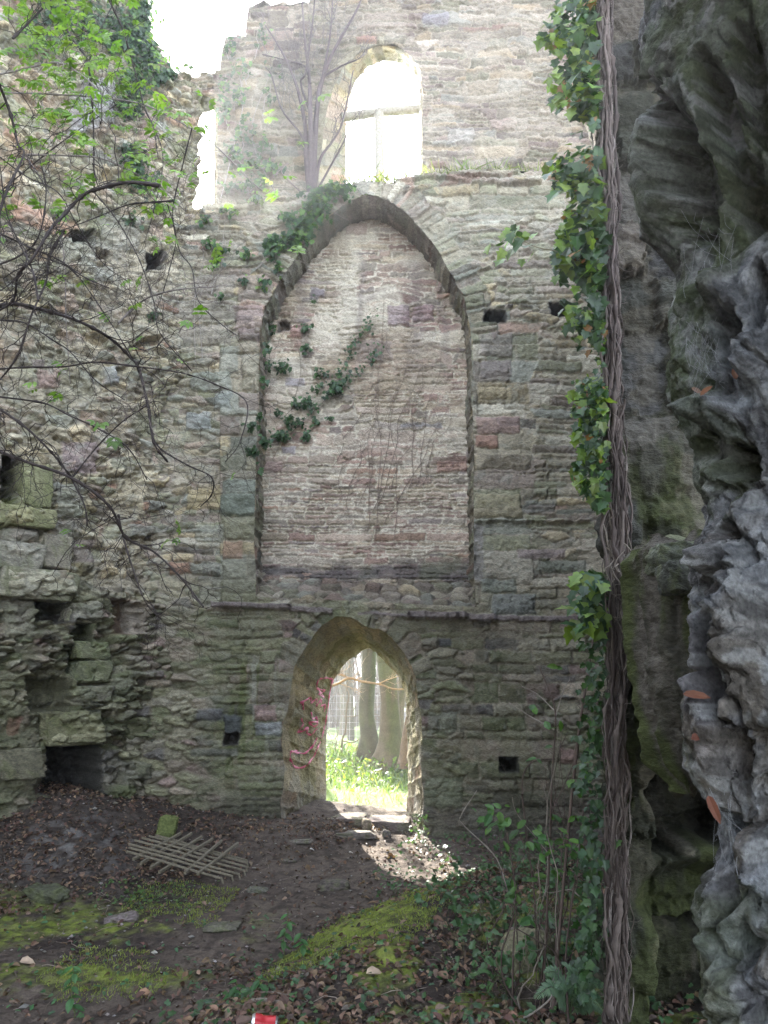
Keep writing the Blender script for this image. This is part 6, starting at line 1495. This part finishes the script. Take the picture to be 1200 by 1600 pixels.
# wind-bent bough crossing behind the arch head
random.seed(111)
BO = thing('bough', 'sunlit brown bough reaching across the doorway view below the arch head', 'branch', tuple(at_y(505, 1070, 12.2)))
tb = Tubes(6)
for s, r in (([(480, 1092), (505, 1078), (528, 1068), (545, 1060), (562, 1064), (580, 1067), (596, 1070), (612, 1076), (628, 1077), (660, 1074)], .024), ([(520, 1052), (536, 1055), (552, 1061), (565, 1058)], .012), ([(590, 1069), (606, 1062), (618, 1058), (640, 1050)], .009), ([(505, 1056), (525, 1054), (542, 1058)], .010), ([(530, 1068), (550, 1075), (566, 1082)], .007)):
    P = catmull([at_y(x, y, 12.2) for x, y in s], 7); tb.add(P, r, r * .5, (.24, .165, .095)); twigs(P, 4, .3, .004, (.22, .16, .1), 1, .3, .2, .7, tb)
tb.build('wood', M_BARK, BO)
# small leafless bush by the fence
BU = thing('bush', 'small leafless bush standing by the wire fence outside', 'bush', tuple(at_y(533, 1178, 15)))
tb = Tubes(5)
for s, r in (([(533, 1182), (535, 1155), (540, 1140), (541, 1110), (545, 1085), (538, 1070)], .022), ([(536, 1158), (552, 1160), (566, 1152), (580, 1150)], .012), ([(541, 1120), (560, 1118), (580, 1112)], .008), ([(527, 1180), (524, 1170), (526, 1165)], .008)):
    P = catmull([at_y(x, y, 15) for x, y in s], 7); tb.add(P, r, r * .4, (.13, .095, .06)); twigs(P, 5, .45, .005, (.14, .1, .07), 1, .3, .3, .7, tb)
tb.build('branches', M_BARK, BU)
# wire fence
M_WIRE = plain_mat('grey_wire', (.22, .21, .2), .5, .3, .2)
FE = thing('wire_fence', 'grey wire mesh fence across the clearing behind the trees', 'fence', (-3, 17, .5))
tb = Tubes(4); zb = .45
for k in range(8): tb.add([Vector((-4.0, 17, zb + .15 + k * .14)), Vector((-1.5, 17.02, zb + .13 + k * .14)), Vector((1.6, 17, zb + .15 + k * .14))], .0035, .0035, (.1, .1, .095))
for k in range(38): x = -4 + k * .148; tb.add([Vector((x, 17, zb + .12)), Vector((x + .01, 17, zb + 1.15))], .004, .004, (.2, .2, .19))
tb.build('wire_mesh', M_WIRE, FE)
for x in (-3.6, -1.9, -.35, 1.3):
    pt = Tubes(8); pt.add([Vector((x, 17.05, zb - .2)), Vector((x + .01, 17.05, zb + .5)), Vector((x, 17.05, zb + 1.35))], .045, .04, (.2, .16, .11)); pt.build('fence_post', M_BARK, FE)
# trees at the edge of the wood
random.seed(121)
k = 0
KIND = ['slim straight tree in the wood beyond the fence', 'forked grey tree in the wood beyond the fence']
for (x, y, r) in [(-3.1, 19.5, .12), (-2.2, 22, .16), (-1.65, 18.6, .08), (-1.2, 24, .2), (-.85, 20.5, .10), (-.45, 27, .2), (.1, 23, .14), (.6, 19.2, .09), (1.0, 26, .2), (1.7, 21, .14), (-3.9, 25, .2), (-1.9, 29, .22), (.4, 31, .24), (2.6, 24, .2)]:
    z = h1(x, y); le = random.uniform(-.4, .4); fork = k % 2
    T = thing('tree', KIND[fork], 'tree', (x, y, z), 'trees at the edge of the wood')
    tb = Tubes(9); P = wander((x, y, z - .2), (x + le, y, z + 8.2), 14, .12); tb.add(P, r, r * .35, (.10, .088, .06))
    if fork: tb.add(wander(P[6], P[6] + Vector((.8, .2, 4)), 10, .1), r * .6, r * .2, (.19, .165, .13))
    tb.build('trunk', M_BARK, T); tg_ = Tubes(3); twigs(P, 14, 1.5, .02, (.12, .095, .07), 1, .35, .12, .8, tg_); tg_.build('twigs', M_TWIG, T); k += 1
fw = Tubes(3)
for k in range(420):
    x = random.uniform(-9, 7); y = random.uniform(26, 46); z = h1(x, y); hgt = random.uniform(2.5, 8.5); P = wander((x, y, z - .1), (x + random.uniform(-.8, .8), y, z + hgt), 6, .2); r = random.uniform(.02, .12); fw.add(P, r, r * .3, (.12, .10, .075))
    for _ in range(4):
        i = random.randrange(1, 6); fw.add(wander(P[i], P[i] + Vector((random.uniform(-1.4, 1.4), random.uniform(-.5, .5), random.uniform(.2, 1.4))), 4, .1), r * .35, .006, (.13, .105, .08))
o = fw.build('far_wood', M_BARK); tag(o, 'pale leafless wood in the distance beyond the fence', 'wood', kind='stuff')
GLARE_DENSITY = .0036
# ------------------------------------------------------------------ camera, light, sky
cam = bpy.data.cameras.new('camera'); co = bpy.data.objects.new('camera', cam); COL.objects.link(co)
co.location = (0, 0, EYE); co.rotation_euler = (math.pi / 2 + PITCH, 0, 0)
cam.sensor_fit = 'VERTICAL'; cam.sensor_height = 24.0; cam.lens = 24.0 * F / 1600.0
cam.clip_start = .05; cam.clip_end = 2000
cam.dof.use_dof = True; cam.dof.focus_distance = 7.5; cam.dof.aperture_fstop = 9.0
scene.camera = co
SUND = Vector((-.32, 1.0, .72)).normalized()
sun = bpy.data.lights.new('sun', 'SUN'); sun.energy = 4.0; sun.angle = math.radians(.5); sun.color = (1, .95, .86)
so = bpy.data.objects.new('sun', sun); COL.objects.link(so); so.location = (-4, 20, 20)
so.rotation_euler = (-SUND).to_track_quat('-Z', 'Y').to_euler()
w = bpy.data.worlds.new('World'); scene.world = w; w.use_nodes = True
N = w.node_tree.nodes; bg = N['Background']; sky = N.new('ShaderNodeTexSky'); sky.sky_type = 'NISHITA'; sky.sun_disc = False
sky.sun_elevation = math.asin(SUND.z); sky.sun_rotation = math.atan2(SUND.x, SUND.y); sky.air_density = 1.0; sky.dust_density = 1.0; sky.ozone_density = 1.0
hs = N.new('ShaderNodeHueSaturation'); hs.inputs['Saturation'].default_value = .45
w.node_tree.links.new(sky.outputs[0], hs.inputs['Color']); w.node_tree.links.new(hs.outputs[0], bg.inputs['Color']); bg.inputs['Strength'].default_value = .15
scene.view_settings.view_transform = 'Standard'; scene.view_settings.look = 'None'; scene.view_settings.gamma = 1; scene.view_settings.exposure = 3.5
scene.cycles.max_bounces = 6; scene.cycles.diffuse_bounces = 4; scene.cycles.transmission_bounces = 4; scene.cycles.use_denoising = True; scene.cycles.denoising_prefilter = 'NONE'

hz_ = bpy.data.meshes.new('glare'); bm = bmesh.new(); bmesh.ops.create_cube(bm, size=1.0); bm.to_mesh(hz_); bm.free()  # scattering volume added to stand in for lens glare
ho = bpy.data.objects.new('glare', hz_); COL.objects.link(ho); ho.scale = (830, 830, 18); ho.location = (0, 0, 7.0); ho['kind'] = 'stuff'; ho['label'] = 'thin bright haze volume added to imitate lens bloom'
m = bpy.data.materials.new('glare_volume'); m.use_nodes = True; m.node_tree.nodes.clear()
pv = m.node_tree.nodes.new('ShaderNodeVolumePrincipled'); pv.inputs['Color'].default_value = (.93, .95, 1, 1); pv.inputs['Density'].default_value = GLARE_DENSITY; pv.inputs['Anisotropy'].default_value = .58
mo_ = m.node_tree.nodes.new('ShaderNodeOutputMaterial'); m.node_tree.links.new(pv.outputs[0], mo_.inputs['Volume']); hz_.materials.append(m)
scene.cycles.volume_bounces = 0
